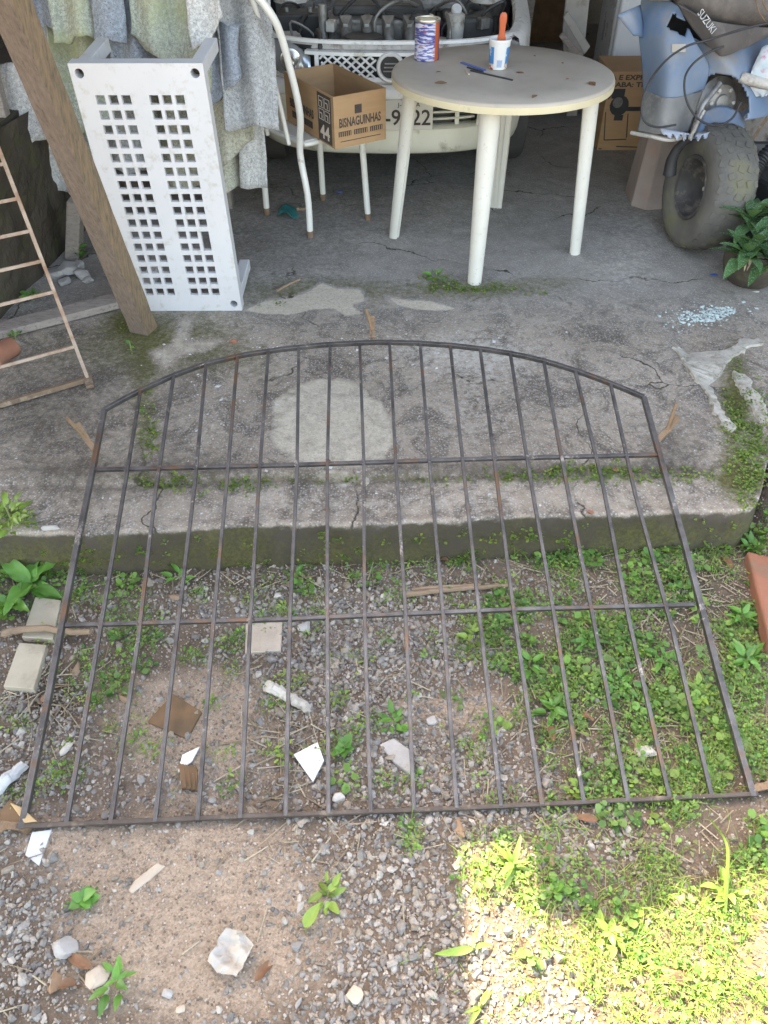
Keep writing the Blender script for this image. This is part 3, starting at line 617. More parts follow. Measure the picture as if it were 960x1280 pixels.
def sheet(name_mat, x0, x1, ytop, ybot, depth, label, tilt=24, skew=0, amp=.030, pitch=.15, seed=0, jag=.05, slant=0.0, yaw=0.0):
    """a sheet leaning back by tilt, its foot near y=depth; x0..x1 at the foot and heights measured off the photograph"""
    pb = Y((x0 + x1) / 2, ybot, depth); w = Y(x1, ybot, depth)[0] - Y(x0, ybot, depth)[0]
    tt = math.radians(tilt); cy, sy = math.cos(math.radians(yaw)), math.sin(math.radians(yaw))
    ex = np.array([cy, sy, 0]); dn = np.array([-sy * math.sin(tt) + skew, cy * math.sin(tt), math.cos(tt)]); dn /= np.linalg.norm(dn); nn = np.cross(ex, dn)
    # length up the slope until the photograph's top line
    L = .1
    while L < 1.4 and proj(*(pb + dn * L))[1] > ytop: L += .02
    bm = MB(); nu_, nv_ = max(10, int(w / .012)), max(8, int(L / .03))
    for sgn in (0,):
        def fn(u, v):
            e = (u - .5) * w; vb_ = jag * (float(fbm(u * w, seed * 3.1, .11, seed)) - .5) * 2 + slant * (u - .5); vt_ = L + jag * (float(fbm(u * w, seed * 5.7 + 9, .10, seed + 3)) - .5) * 2
            h = vb_ + (vt_ - vb_) * v; ed = jag * .35 * (float(fbm(v * L, seed * 2.3, .12, seed + 5)) - .5) * (2 * (abs(u - .5) > .49))
            return pb + ex * (e + ed) + dn * h + nn * (amp * math.sin(2 * math.pi * e / pitch + seed) + .006 * (float(fbm(e, h, .15, seed)) - .5))
        bm.grid(fn, nu_, nv_)
    return bm.build('roofing_sheet', SM[name_mat], smooth=True, solid=.008, label=label, cat='roofing sheet', group='broken corrugated roofing sheets in a leaning pile', loc=pb)
sheet('grey', 100, 200, 10, 215, 3.62, 'deep grey corrugated sheet seen through the holes of the white lattice bench', seed=1, jag=.06)
sheet('olive', 190, 262, 60, 235, 3.64, 'olive mossy sheet behind the right hole column of the white bench', seed=2, jag=.05)
sheet('pale', 33, 112, 160, 238, 3.50, 'lowest pale sheet hanging over the dark gap beside the mossy wall', tilt=10, seed=3, jag=.09, slant=-.12)
sheet('pale', 12, 88, 88, 178, 3.40, 'pale speckled sheet with a straight lower edge left of the timber beam', tilt=20, seed=4, jag=.03, slant=.06, amp=.012)
sheet('blue', 44, 82, -6, 125, 3.46, 'narrow slate blue sheet just right of the timber beam', seed=5, jag=.03)
sheet('green', 74, 140, 38, 160, 3.36, 'lichen green sheet above the left leg of the white bench', seed=6, jag=.05)
sheet('green', 68, 128, -30, 48, 3.30, 'grey green sheet overlapping the lichen green one with a cracked edge', seed=7, jag=.06)
sheet('blue', 118, 158, -30, 52, 3.27, 'dark blue grey sheet strip beside the grey green one', seed=8, jag=.04, amp=.014)
sheet('blue', 142, 226, -10, 90, 3.33, 'broad blue grey sheet directly above the white bench', seed=9, jag=.08, slant=.1)
sheet('green', 166, 262, -30, 76, 3.26, 'yellow green lichen covered sheet above the right side of the white bench', seed=10, jag=.05, slant=-.2, amp=.024)
sheet('pale', 240, 280, -30, 52, 3.22, 'small pale speckled sheet end with a pointed lower corner', seed=11, jag=.06, slant=.12, amp=.014)
sheet('blue', 250, 302, 30, 112, 3.31, 'slate blue sheet fragment behind the right leg of the white bench', seed=12, jag=.06, slant=.1)
sheet('grey', 284, 350, -30, 160, 3.28, 'long grey sheet reaching down beside the white chair back', seed=13, jag=.03, skew=.0, yaw=6)
sheet('olive', 254, 320, 88, 200, 3.38, 'pale olive sheet with a torn corner beside the bench side', seed=14, jag=.05, slant=.12, yaw=4)
sheet('olive', 268, 312, 180, 242, 3.50, 'lowest ragged olive fragment above the dark floor by the bench', seed=15, jag=.09)
sheet('pale', 302, 334, 140, 232, 3.52, 'thin pale sheet edge beside the white chair leg', tilt=12, seed=16, jag=.03, amp=.02)
tr = thing('timber_trestle', (-1.05, 3.75, 0), 'rough timber trestle holding up the pile of roofing sheets', 'trestle')
for a, c, w in (((-1.95, 3.86, .52), (-.75, 3.86, .50), .07), ((-1.9, 3.74, 0), (-1.86, 3.86, .52), .07), ((-.8, 3.92, 0), (-.8, 3.87, .5), .06)): MB().bar(a, c, w, w).build('rail' if a[2] > .1 else 'leg', M['greywood'], tr, bevel=.004)
MB().bar((-1.95, 4.15, .95), (-.75, 4.15, .95), .07, .07).build('rail', M['greywood'], tr)
MB().bar((-1.9, 4.2, 0), (-1.9, 4.14, .95), .07, .07).build('leg', M['greywood'], tr); MB().bar((-.82, 4.2, 0), (-.82, 4.14, .95), .06, .06).build('leg', M['greywood'], tr)
# wood standing in the gap on the left
MB().bar(G(92, 322), Y(95, 250, float(G(92, 322)[1])), .075, .06, (1, 0, 0)).build('wooden_stake', M['greywood'], bevel=.006, label='grey upright wooden stake behind the timber beam', cat='stake')
MB().bar(G(78, 312), Y(52, 205, float(G(78, 312)[1]) + .05), .03, .022, (1, 0, 0)).build('wooden_stake', M['wood'], bevel=.003, label='thin brown slanting stick beside the grey stake', cat='stick')
# mossy wall on the left
p0, p1 = G(-8, 408), G(74, 322); wd = (p1 - p0) / np.linalg.norm(p1 - p0); wn_ = np.array([-wd[1], wd[0], 0])
mw = MB(); L_ = float(np.linalg.norm(p1 - p0)) + .65; st = p0 - wd * .12
def wallf(u, v):
    e = float(fbm(u * L_, v * .8, .09, 77) - .5) * .035
    return st + wd * (u * L_) + np.array([0, 0, v * .60 - .01]) + wn_ * e
mw.grid(wallf, 60, 30); mw.prism([st + wn_ * .03, st + wd * L_ + wn_ * .03, st + wd * L_ + wn_ * .2, st + wn_ * .2], (0, 0, .595))
mw.build('masonry_wall', M['mosswall'], label='low dark masonry wall grown with moss behind the rusty grille', cat='wall', loc=(st + wd * L_ / 2))
MB().bar(Y(-20, 60, 3.45), Y(14, 195, 3.3), .06, .05, (0, 1, 0)).build('wooden_stake', M['greywood'], bevel=.004, label='dark old board end beside the pale sheet', cat='board')

# ------------------------------------------------------------------ rusty grille leaning on the wall
r0 = G(110, 474, .012); r1 = Y(0, 190, 2.50); ru = G(0, 497, .012) - G(107, 466, .012); ru = ru / np.linalg.norm(ru); rv = r1 - r0; RL = float(np.linalg.norm(rv)); rv = rv / RL
RL2 = RL * 1.2; RWd = .66
gr = thing('window_grille', r0, 'rusty painted metal grille leaning against the mossy wall', 'grille')
rn = np.cross(ru, rv)
def rp(u, v): return r0 + ru * u + rv * v
MB().bar(rp(0, -.0), rp(0, RL2), .011, .016, rn).build('side_rail', M['rustpaint'], gr)
MB().bar(rp(RWd, -.0), rp(RWd, RL2), .011, .016, rn).build('side_rail', M['rustpaint'], gr)
MB().bar(rp(-.01, .0), rp(RWd, .0), .016, .022, rn).build('bottom_rail', M['rust'], gr)
def vpar(px, py):
    best = min((abs(proj(*rp(0, v))[1] - py), v) for v in np.linspace(0, RL2, 300)); return best[1]
for yy in (433, 364, 326, 288, 248, 205, 165): MB().bar(rp(.004, vpar(0, yy)), rp(RWd - .004, vpar(0, yy)), .010, .013, rn).build('rung', M['rustpaint'], gr)
MB().box(r0 + np.array([.01, -.02, .004]), (.028, .075, .012), Matrix.Rotation(math.radians(22), 3, 'Z')).build('foot_plate', M['rust'], gr, bevel=.001)
# planks and clay piece beside it
pa, pb_ = G(-60, 428, .02), G(146, 376, .02); MB().bar(pa, pb_, .085, .03).build('wood_plank', M['greywood'], bevel=.002, label='grey plank lying on the slab behind the foot of the timber beam', cat='plank')
b = MB(); c = G(4, 440, .035); mm = Matrix.Rotation(math.radians(90), 3, 'X'); b.lathe([(.022, -.05), (.034, -.05), (.036, -.045), (.036, .05), (.022, .05), (.022, -.05)], 20, c, Matrix.Rotation(math.radians(-25), 3, 'Z') @ mm)
b.build('clay_pipe_piece', M['clay'], smooth=True, label='short fired clay pipe piece beside the grey plank', cat='pipe')
def text(name, s, size, org, xd, yd, mat, parent, align='CENTER', shear=0.0, spacing=1.0, width=None, bold=0.0):
    cu = bpy.data.curves.new('lettering', 'FONT'); cu.body = s; cu.size = size; cu.align_x = align; cu.align_y = 'CENTER'; cu.extrude = .0002; cu.shear = shear; cu.space_character = spacing; cu.offset = bold; cu.resolution_u = 3
    tmp = bpy.data.objects.new('lettering', cu); COL.objects.link(tmp); bpy.context.view_layer.update()
    me = bpy.data.meshes.new_from_object(tmp); bpy.data.objects.remove(tmp); bpy.data.curves.remove(cu)
    xd = np.array(xd, float); xd /= np.linalg.norm(xd); yd = np.array(yd, float); yd /= np.linalg.norm(yd); zd = np.cross(xd, yd)
    co = np.zeros(len(me.vertices) * 3); me.vertices.foreach_get('co', co); co = co.reshape(-1, 3)
    if width: co[:, 0] *= width / max(1e-6, (co[:, 0].max() - co[:, 0].min()))
    W = np.array(org) + co[:, :1] * xd + co[:, 1:2] * yd + co[:, 2:] * zd + zd * .0012 - np.array(world_of(parent))
    me.vertices.foreach_set('co', W.ravel()); me.materials.clear(); me.materials.append(mat); me.update(); me.name = name
    o = bpy.data.objects.new(name, me); COL.objects.link(o); o.parent = parent; return o

# ------------------------------------------------------------------ metal chair
fA, fD, fC, fB = [np.array([*G(*q)[:2], 0.]) for q in ((388, 297), (460, 275), (404, 250), (334, 268))]
cc = (fA + fB + fC + fD) / 4; SZ = .425
chair = thing('metal_chair', cc, 'white tubular metal chair with rusted feet holding the open carton', 'chair')
def seatc(f, k=.86): q = cc + (f - cc) * k; return np.array([q[0], q[1], SZ - .015])
back = (fA + fB) / 2 - (fC + fD) / 2; back = back / np.linalg.norm(back)
TR = .0150
for f in (fD, fC):
    s = seatc(f); o_ = (f - cc) / np.linalg.norm(f - cc)
    MB().tube(spline([seatc(f, .62) + np.array([0, 0, .0]), s + np.array([0, 0, -.002]), s + o_ * .012 + np.array([0, 0, -.05]), f + np.array([0, 0, .02])], 14), TR, 12).build('leg', M['white_tube'], chair, smooth=True)
    MB().tube([f + np.array([0, 0, .034]), f], [TR * 1.06, TR * 1.05], 12).build('rusty_foot', M['rust'], chair, smooth=True)
sA, sB = seatc(fA), seatc(fB)
bA = [fA + np.array([0, 0, .015]), fA * .9 + sA * .1 + np.array([0, 0, .15]), sA + back * .03 + np.array([0, 0, -.03]), Y(375, 143, 3.50), Y(361, 80, 3.44), Y(347, 33, 3.39), Y(328, 3, 3.36), Y(304, -22, 3.38)]
off = (fB - fA) * .80
bB = [fB + np.array([0, 0, .015]), fB * .9 + sB * .1 + np.array([0, 0, .15]), sB + back * .03 + np.array([0, 0, -.03])] + [p + off for p in bA[3:-1]]
arch_ = bA + [ (bA[-1] + bB[-1]) / 2 + np.array([0, 0, .05])] + bB[::-1]
MB().tube(spline(arch_, 70), TR, 12).build('back_tube', M['white_tube'], chair, smooth=True)
for f in (fA, fB): MB().tube([f + np.array([0, 0, .034]), f], [TR * 1.06, TR * 1.05], 12).build('rusty_foot', M['rust'], chair, smooth=True)
o1 = (fB - fA) * .16; o2 = (fB - fA) * .84
inner = [Y(361, 180, 3.56), Y(350, 130, 3.53), Y(336, 75, 3.49), Y(326, 35, 3.45), Y(316, 2, 3.42)]
inn2 = [p + (fB - fA) * .45 for p in inner]
MB().tube(spline(inner + [(inner[-1] + inn2[-1]) / 2 + np.array([0, 0, .06])] + inn2[::-1], 40), .0095, 10).build('back_loop', M['white_tube'], chair, smooth=True)
ring = [seatc(f, .88) for f in (fA, fD, fC, fB)]
MB().tube(sum([[ring[i] * .9 + ring[i - 1] * .1, ring[i] * .97 + cc * .03 + np.array([0, 0, SZ * .03 - .0005]), ring[i] * .9 + ring[(i + 1) % 4] * .1] for i in range(4)], []), .011, 10, closed=True).build('seat_frame', M['white_tube'], chair, smooth=True)
MB().prism([r * .97 + cc * .03 + np.array([0, 0, SZ * .03 + .004]) for r in ring], (0, 0, .010)).build('seat', M['white_tube'], chair, bevel=.003)

# ------------------------------------------------------------------ open carton on the chair
bz = SZ + .004; k0 = G(419, 187, bz); k1 = G(482, 174, bz); ex = k1 - k0; ex[2] = 0; BWd = .255; ex /= np.linalg.norm(ex); ey = np.array([-ex[1], ex[0], 0]); BL, BH = .46, .205
carton = thing('open_carton', k0 + ex * BWd / 2 + ey * BL / 2, 'open brown bread-roll carton printed 44 sitting on the white chair', 'carton')
def Bx(u, v, w): return k0 + ex * u + ey * v + np.array([0, 0, w])
def wallp(u0, v0, u1, v1, h=BH, name='side_panel', mat='carton'):
    d_ = np.array([v1 - v0, u0 - u1]); d_ = d_ / np.linalg.norm(d_) * .004
    b = MB(); b.prism([Bx(u0, v0, 0), Bx(u1, v1, 0), Bx(u1 - d_[0], v1 - d_[1], 0), Bx(u0 - d_[0], v0 - d_[1], 0)], (0, 0, h)); return b.build(name, M[mat], carton)
wf = wallp(0, 0, BWd, 0); wallp(BWd, .0045, BWd, BL - .0045); wallp(BWd, BL, 0, BL); wl = wallp(0, BL - .0045, 0, .0045)
MB().prism([Bx(.005, .005, .001), Bx(BWd - .005, .005, .001), Bx(BWd - .005, BL - .005, .001), Bx(.005, BL - .005, .001)], (0, 0, .004)).build('base_panel', M['carton_in'], carton)
up3 = (0, 0, 1)
text('lettering', 'BISNAGUINHAS', .05, Bx(BWd / 2 - .002, -.0005, .098), ex, np.array([0, 0, 1]) + ex * 0.0, M['ink'], wf, width=.205, bold=.0012)
for k, (a, w) in enumerate(((.05, .062), (.128, .066), (.206, .062))): MB().box(Bx(a, -.0012, .056), (w, .0010, .020), Matrix((ex, ey, (0, 0, 1))).transposed()).build('print_panel', M['ink'], wf); text('lettering', ('HAMBURGUER', 'HOT DOG', 'BISNAGA')[k] if False else '||||||', .022, Bx(a, -.0022, .056), ex, up3, M['carton'], wf, width=w * .86)
MB().box(Bx(BWd / 2, -.0010, .026), (.20, .0008, .003), Matrix((ex, ey, (0, 0, 1))).transposed()).build('print_panel', M['ink'], wf)
MB().box(Bx(BWd / 2 - .01, -.0010, .145), (.034, .0008, .034), Matrix((ex, ey, (0, 0, 1))).transposed()).build('print_panel', M['ink'], wf)
R_ = Matrix((ex, ey, (0, 0, 1))).transposed()
MB().box(Bx(-.0012, .082, .102), (.0010, .12, .19), R_).build('print_panel', M['ink'], wl)
text('lettering', '44', .075, Bx(-.0020, .080, .045), -ey, up3, M['inkw'], wl, width=.085, bold=.002)
for i in range(2):
    for j in range(2):
        fr = MB(); cv_, cw = .055 + i * .052, .115 + j * .048
        for dv, dw, sv_, sh in ((0, .02, .044, .002), (0, -.02, .044, .002), (.021, 0, .002, .04), (-.021, 0, .002, .04), (.006, .004, .018, .004), (-.004, -.006, .004, .02)): fr.box(Bx(-.0022, cv_ + dv, cw + dw), (.0008, sv_, sh), R_)
        fr.build('print_mark', M['inkw'], wl)
text('lettering', 'BISNAGUINHAS', .05, Bx(-.0006, .30, .09), -ey, up3, M['ink'], wl, width=.23, bold=.001)
MB().box(Bx(-.0010, .30, .045), (.0008, .20, .028), R_).build('print_panel', M['ink'], wl)

# ------------------------------------------------------------------ round plastic table and what stands on it
TC = np.array([.481, 3.495, 0.]); TZ = .722
table = thing('round_table', TC, 'round yellowed white plastic garden table with four tapered legs', 'table')
top = MB().lathe([(.001, TZ - .008), (.40, TZ - .008), (.43, TZ - .009), (.436, TZ - .036), (.447, TZ - .037), (.450, TZ - .03), (.450, TZ - .012), (.447, TZ - .004), (.440, TZ), (.30, TZ + .0005), (.001, TZ + .001)], 96, TC)
top.build('table_top', M['tabletop'], table, smooth=True)
MB().lathe([(.4508, TZ - .036), (.4512, TZ - .02), (.4508, TZ - .012)], 96, TC).build('rim_band', M['table'], table, smooth=True)
for q in ((494, 296), (593, 353), (717, 316), (620, 259)):
    f = G(*q); rad = f - TC; rad[2] = 0; r_ = np.linalg.norm(rad); rad /= r_; tan = np.array([-rad[1], rad[0], 0])
    a0 = TC + rad * .355 + np.array([0, 0, TZ - .012]); a1 = TC + rad * r_; n = 16; vs_ = []
    m_ = 10
    for i in range(m_ + 1):
        t = i / m_; c = a0 + (a1 - a0) * t; w = .043 + (.030 - .043) * t
        for inner_ in (0, 1):
            for k in range(n + 1):
                q_ = math.radians(-112 + 224 * k / n); rr = w - (.005 if inner_ else 0); vs_.append(c + rad * math.cos(q_) * rr * 1.0 + tan * math.sin(q_) * rr)
    W_ = 2 * (n + 1); fs = []
    for i in range(m_):
        for k in range(n):
            fs.append((i * W_ + k, i * W_ + k + 1, (i + 1) * W_ + k + 1, (i + 1) * W_ + k)); a = n + 1; fs.append((i * W_ + a + k, (i + 1) * W_ + a + k, (i + 1) * W_ + a + k + 1, i * W_ + a + k + 1))
        for k in (0, n): fs.append((i * W_ + k, (i + 1) * W_ + k, (i + 1) * W_ + n + 1 + k, i * W_ + n + 1 + k))
    for k in range(n): fs.append((m_ * W_ + k, m_ * W_ + k + 1, m_ * W_ + n + 2 + k, m_ * W_ + n + 1 + k))
    b = MB().add(vs_, fs)
    q0_, q1_ = a0 - rad * .010, a1 - rad * .007; b.prism([q0_ - tan * .036, q0_ + tan * .036, q1_ + tan * .024, q1_ - tan * .024], -rad * .004)
    for kk in (-.012, .012): b.bar(q0_ - rad * .006 + tan * kk, q1_ - rad * .006 + tan * kk * .7, .004, .010, rad)
    b.build('leg', M['tableleg'], table, smooth=True)
def canmat():
    m, nt, bs = nodes_of('printed_paint_can'); v = objco(nt); sx = nt.nodes.new('ShaderNodeSeparateXYZ'); nt.links.new(v, sx.inputs[0])
    mp = N(nt, 'ShaderNodeMapping'); mp.inputs['Scale'].default_value = (9, 9, 55); nt.links.new(v, mp.inputs['Vector'])
    n1 = noise(nt, mp.outputs[0], 2.2, 3, .6)
    col = mixc(nt, ramp(nt, n1, .47, .55), (.05, .07, .26), (.55, .55, .66)); col = mixc(nt, ramp(nt, noise(nt, mp.outputs[0], 3.1, 2), .62, .66), col, (.42, .07, .04))
    col = mixc(nt, ramp(nt, sx.outputs['X'], .028, .034), col, (.50, .10, .03)); col = mixc(nt, ramp(nt, sx.outputs['X'], .045, .05), col, (.05, .05, .22))
    nt.links.new(col, bs.inputs['Base Color']); bs.inputs['Roughness'].default_value = .3; return m
p = G(533, 74, TZ); can = thing('paint_can', p, 'blue and orange printed paint tin standing on the round table', 'can')
MB().lathe([(.001, .001), (.051, .001), (.053, .004), (.053, .008), (.0515, .012), (.0515, .138), (.0525, .141)], 40, p + np.array([0, 0, .001])).build('can_body', canmat(), can, smooth=True)
MB().lathe([(.0525, .139), (.0535, .143), (.0525, .148), (.044, .148), (.043, .142), (.038, .142), (.037, .147), (.001, .146)], 40, p + np.array([0, 0, .001])).build('lid', M['tin'], can, smooth=True)
p = G(622, 86, TZ)
cupm, nt, bs = nodes_of('printed_cup'); v = objco(nt); sx = nt.nodes.new('ShaderNodeSeparateXYZ'); nt.links.new(v, sx.inputs[0])
an = N(nt, 'ShaderNodeMath', operation='ARCTAN2'); nt.links.new(sx.outputs['X'], an.inputs[0]); ng = N(nt, 'ShaderNodeMath', operation='MULTIPLY'); nt.links.new(sx.outputs['Y'], ng.inputs[0]); ng.inputs[1].default_value = -1; nt.links.new(ng.outputs[0], an.inputs[1])
blue = mixc(nt, ramp(nt, noise(nt, v, 40, 2), .58, .62), (.04, .26, .62), (.6, .68, .75)); red = mixc(nt, ramp(nt, noise(nt, v, 55, 2), .5, .56), (.45, .04, .06), (.7, .65, .6))
lab = mixc(nt, ramp(nt, sx.outputs['Z'], .026, .022), blue, red)
ab = N(nt, 'ShaderNodeMath', operation='ABSOLUTE'); nt.links.new(an.outputs[0], ab.inputs[0])
mp = N(nt, 'ShaderNodeMapping'); mp.inputs['Scale'].default_value = (1, 1, 1); wv = nt.nodes.new('ShaderNodeTexWave'); wv.bands_direction = 'X'; wv.inputs['Scale'].default_value = 130; nt.links.new(v, wv.inputs['Vector'])
bc = N(nt, 'ShaderNodeMath', operation='MULTIPLY'); nt.links.new(ramp(nt, sx.outputs['Z'], .040, .038), bc.inputs[0]); nt.links.new(ramp(nt, sx.outputs['Z'], .012, .014), bc.inputs[1])
b2 = N(nt, 'ShaderNodeMath', operation='MULTIPLY'); nt.links.new(bc.outputs[0], b2.inputs[0]); nt.links.new(ramp(nt, ab.outputs[0], .30, .27), b2.inputs[1])
b3 = N(nt, 'ShaderNodeMath', operation='MULTIPLY'); nt.links.new(b2.outputs[0], b3.inputs[0]); nt.links.new(ramp(nt, wv.outputs['Fac'], .4, .5), b3.inputs[1])
wpan = mixc(nt, b3.outputs[0], (.78, .79, .80), (.04, .22, .58))
cl = mixc(nt, ramp(nt, ab.outputs[0], .62, .66), wpan, lab); cl = mixc(nt, ramp(nt, sx.outputs['Z'], .083, .085), cl, (.78, .79, .80))
nt.links.new(cl, bs.inputs['Base Color']); bs.inputs['Roughness'].default_value = .35
cup = thing('plastic_cup', p, 'blue and white printed plastic pot holding the paintbrush', 'cup')
MB().lathe([(.001, .001), (.033, .001), (.036, .004), (.043, .10), (.045, .102), (.0455, .108), (.0435, .108), (.042, .10), (.034, .006), (.001, .005)], 40, p + np.array([0, 0, .0012])).build('cup_wall', cupm, cup, smooth=True)
brp = p + np.array([.004, -.004, 0]); br = thing('paintbrush', brp + np.array([0, 0, .008]), 'paintbrush with an orange red handle standing in the printed pot', 'paintbrush')
MB().box(brp + np.array([0, 0, .04]), (.036, .012, .06)).build('bristles', M['bristle'], br, bevel=.003); MB().box(brp + np.array([0, 0, .086]), (.038, .014, .034)).build('ferrule', M['tin'], br, bevel=.002)
hb = MB(); pr = [(.016, .10), (.017, .112), (.011, .128), (.012, .15), (.0145, .175), (.012, .192), (.006, .198)]
for sgn in (1,):
    vs_ = []; 
    for (w, z) in pr: vs_ += [brp + np.array([sx_ * w, sy_ * .0055, z]) for sx_, sy_ in ((-1, -.6), (-.6, -1), (.6, -1), (1, -.6), (1, .6), (.6, 1), (-.6, 1), (-1, .6))]
    n8 = len(pr); hb.add(vs_, [(i * 8 + k, i * 8 + (k + 1) % 8, i * 8 + 8 + (k + 1) % 8, i * 8 + 8 + k) for i in range(n8 - 1) for k in range(8)] + [tuple(range(8))[::-1], tuple((n8 - 1) * 8 + k for k in range(8))])
hb.build('handle', M['red'], br, smooth=True)
def rod(a, c, w, h, mat, label, cat, name, z=TZ):
    a, c = G(*a, z + h / 2 + .001), G(*c, z + h / 2 + .001); return MB().bar(a, c, w, h).build(name, mat, bevel=min(w, h) * .25, label=label, cat=cat)
rod((577, 78), (606, 88), .016, .004, M['bluep'], 'flat blue grey scraper lying behind the dark rods on the table', 'scraper', 'scraper')
rod((584, 84), (604, 90), .008, .005, M['black'], 'short dark rod between the blue scraper and the long dark rod', 'rod', 'short_rod'); rod((588, 88), (641, 100), .007, .005, M['black'], 'long thin dark rod lying in front of the printed pot', 'rod', 'long_rod')
rod((582, 87), (586, 93), .010, .004, M['tan'], 'tiny pale chip at the end of the long dark rod', 'chip', 'chip')
for i, (a, w, lb) in enumerate((((740, 105), .026, 'curled brown leaf scrap near the right rim of the round table'), ((668, 121), .02, 'dark curled leaf scrap near the front rim of the round table'), ((650, 91), .016, 'small brown leaf scrap right of the long rod'), ((551, 104), .024, 'thin brown leaf scrap below the paint tin'), ((548, 90), .010, 'tiny brown crumb right of the paint tin'), ((703, 79), .009, 'dark speck among crumbs on the right half of the table'), ((668, 70), .009, 'reddish crumb behind the printed pot'), ((709, 99), .008, 'tiny dark crumb left of the curled brown leaf scrap'))):
    c = G(*a, TZ + .002); b = MB(); q = random.uniform(0, 3)
    def lf(u, v, c=c, w=w, q=q):
        e = (u - .5) * w * 2; f = (v - .5) * w * math.sin(math.pi * min(max(u, .05), .95)); return c + np.array([math.cos(q) * e - math.sin(q) * f, math.sin(q) * e + math.cos(q) * f, .4 * abs(f) + .001])
    b.grid(lf, 6, 4); b.build('leaf_scrap', M['dryleaf'], solid=.001, label=lb, cat='leaf scrap')
# ------------------------------------------------------------------ white car, bonnet up
CX, CY = .03, 4.04
car = thing('car', (CX, CY + 1.6, 0), 'old white hatchback with its bonnet open parked nose out in the garage', 'car')
half = spline([(0, 0), (.2, .008), (.35, .032), (.48, .085), (.58, .16), (.645, .26), (.69, .42), (.72, .65), (.74, .95), (.765, 1.5), (.77, 2.3), (.77, 3.1), (.73, 3.45), (.5, 3.55), (0, 3.57)], 120)
def nose(x):  # y offset of the nose at x
    i = np.argmin(np.abs(half[:60, 0] - min(abs(x), .69))); return float(half[i, 1])
def sweep(name, prof, smax, mat, smin=None, parent=None, n=60, smooth=True, solid=0):
    """prof: (outward offset, z); along the plan outline for arc fraction -smax..smax"""
    front = half[half[:, 1] <= smax]; xs_ = np.r_[-front[::-1, 0], front[1:, 0]]; ys_ = np.r_[front[::-1, 1], front[1:, 1]]
    if smin is not None: k = (xs_ >= smin[0]) & (xs_ <= smin[1]); xs_, ys_ = xs_[k], ys_[k]
    m = len(xs_); vs_ = []
    for i in range(m):
        tx = xs_[min(i + 1, m - 1)] - xs_[max(i - 1, 0)]; ty = ys_[min(i + 1, m - 1)] - ys_[max(i - 1, 0)]; l = math.hypot(tx, ty); nx, ny = ty / l, -tx / l
        for (o, z) in prof: vs_.append((CX + xs_[i] + nx * o, CY + ys_[i] + ny * o, z))
    k = len(prof); return MB().add(vs_, [(i * k + j, (i + 1) * k + j, (i + 1) * k + j + 1, i * k + j + 1) for i in range(m - 1) for j in range(k - 1)]).build(name, mat, parent or car, smooth=smooth, solid=solid)
bmp = sweep('bumper', [(-.10, .215), (-.02, .212), (.0, .225), (.012, .26), (.02, .31), (.018, .335), (.004, .345), (-.05, .345)], .30, M['bumper'])
sweep('bumper_bar', [(-.05, .462), (.012, .462), (.026, .475), (.026, .505), (.010, .525), (-.02, .535), (-.06, .535)], .30, M['carwhite'], parent=bmp)
for s in (-1, 1): sweep('bumper_corner', [(-.02, .33), (.012, .34), (.022, .40), (.018, .48), (0, .50)], .30, M['bumper'], smin=((.42, .8) if s > 0 else (-.8, -.42)), parent=bmp)
sweep('air_intake', [(-.05, .33), (-.052, .47)], .30, M['black'], smin=(-.44, .44), parent=bmp)
for z in (.375, .405, .435): sweep('intake_slat', [(-.03, z - .004), (-.01, z - .005), (-.006, z), (-.01, z + .005), (-.03, z + .004)], .30, M['bumper'], smin=(-.43, .43), parent=bmp)
for x in (-.30, .33): MB().box((CX + x, CY + nose(x) + .03, .40), (.02, .03, .13)).build('intake_strut', M['bumper'], bmp)
sweep('nose_panel', [(-.005, .535), (.004, .545), (.0, .562)], .26, M['carwhite'])
# number plate
pl = MB().box((CX + .006, CY - .034, .408), (.40, .004, .13), Matrix.Rotation(math.radians(-6), 3, 'X')).build('number_plate', M['plate'], car, bevel=.002)
fy = CY - .037; tl = np.array([0, math.sin(math.radians(6)), math.cos(math.radians(6))])
text('lettering', '-9222', .095, np.array([CX + .085, fy - .0015, .395]), (1, 0, 0), tl, M['ink'], pl, width=.22, bold=.0012)
text('lettering', 'J-BOTA', .026, np.array([CX + .09, fy + .004, .453]), (1, 0, 0), tl, M['ink'], pl, width=.11)
for x in (-.14, .15): MB().box((CX + x, CY - .028, .335), (.014, .01, .03)).build('plate_clip', M['bumper'], pl)
# grille with lattice
gz0, gz1, gx = .562, .652, .335
gri = sweep('grille_surround', [(-.012, gz1 - .002), (.012, gz1), (.010, gz1 + .014), (-.03, gz1 + .018)], .26, M['carwhite'], smin=(-.42, .42))
sweep('grille_back', [(-.035, gz0 - .01), (-.035, gz1 + .005)], .26, M['black'], smin=(-.40, .40), parent=gri)
for sg in (-1, 1): MB().box((CX + sg * (gx + .01), CY + nose(gx) - .004, (gz0 + gz1) / 2), (.02, .03, gz1 - gz0 + .01)).build('grille_end', M['carwhite'], gri, bevel=.004)
lat = {-1: MB(), 1: MB()}; P_ = .044; H_ = gz1 - gz0
k = -gx - H_
while k < gx + H_:
    for sg in (1, -1):
        pts = []
        for t in np.linspace(0, 1, 7):
            x = k + sg * t * H_ * 1.25; 
            if -gx < x < gx and not (abs(x) < .062): pts.append((CX + x, CY + nose(x) - .006, gz0 + t * H_))
        for hs_ in (-1, 1):
            pp_ = [p for p in pts if (p[0] - CX) * hs_ > 0]
            if len(pp_) > 1: lat[hs_].tube(pp_, .0052, 6)
    k += P_
[lat[h_].build('grille_lattice', M['carwhite'], gri, smooth=True) for h_ in (-1, 1)]
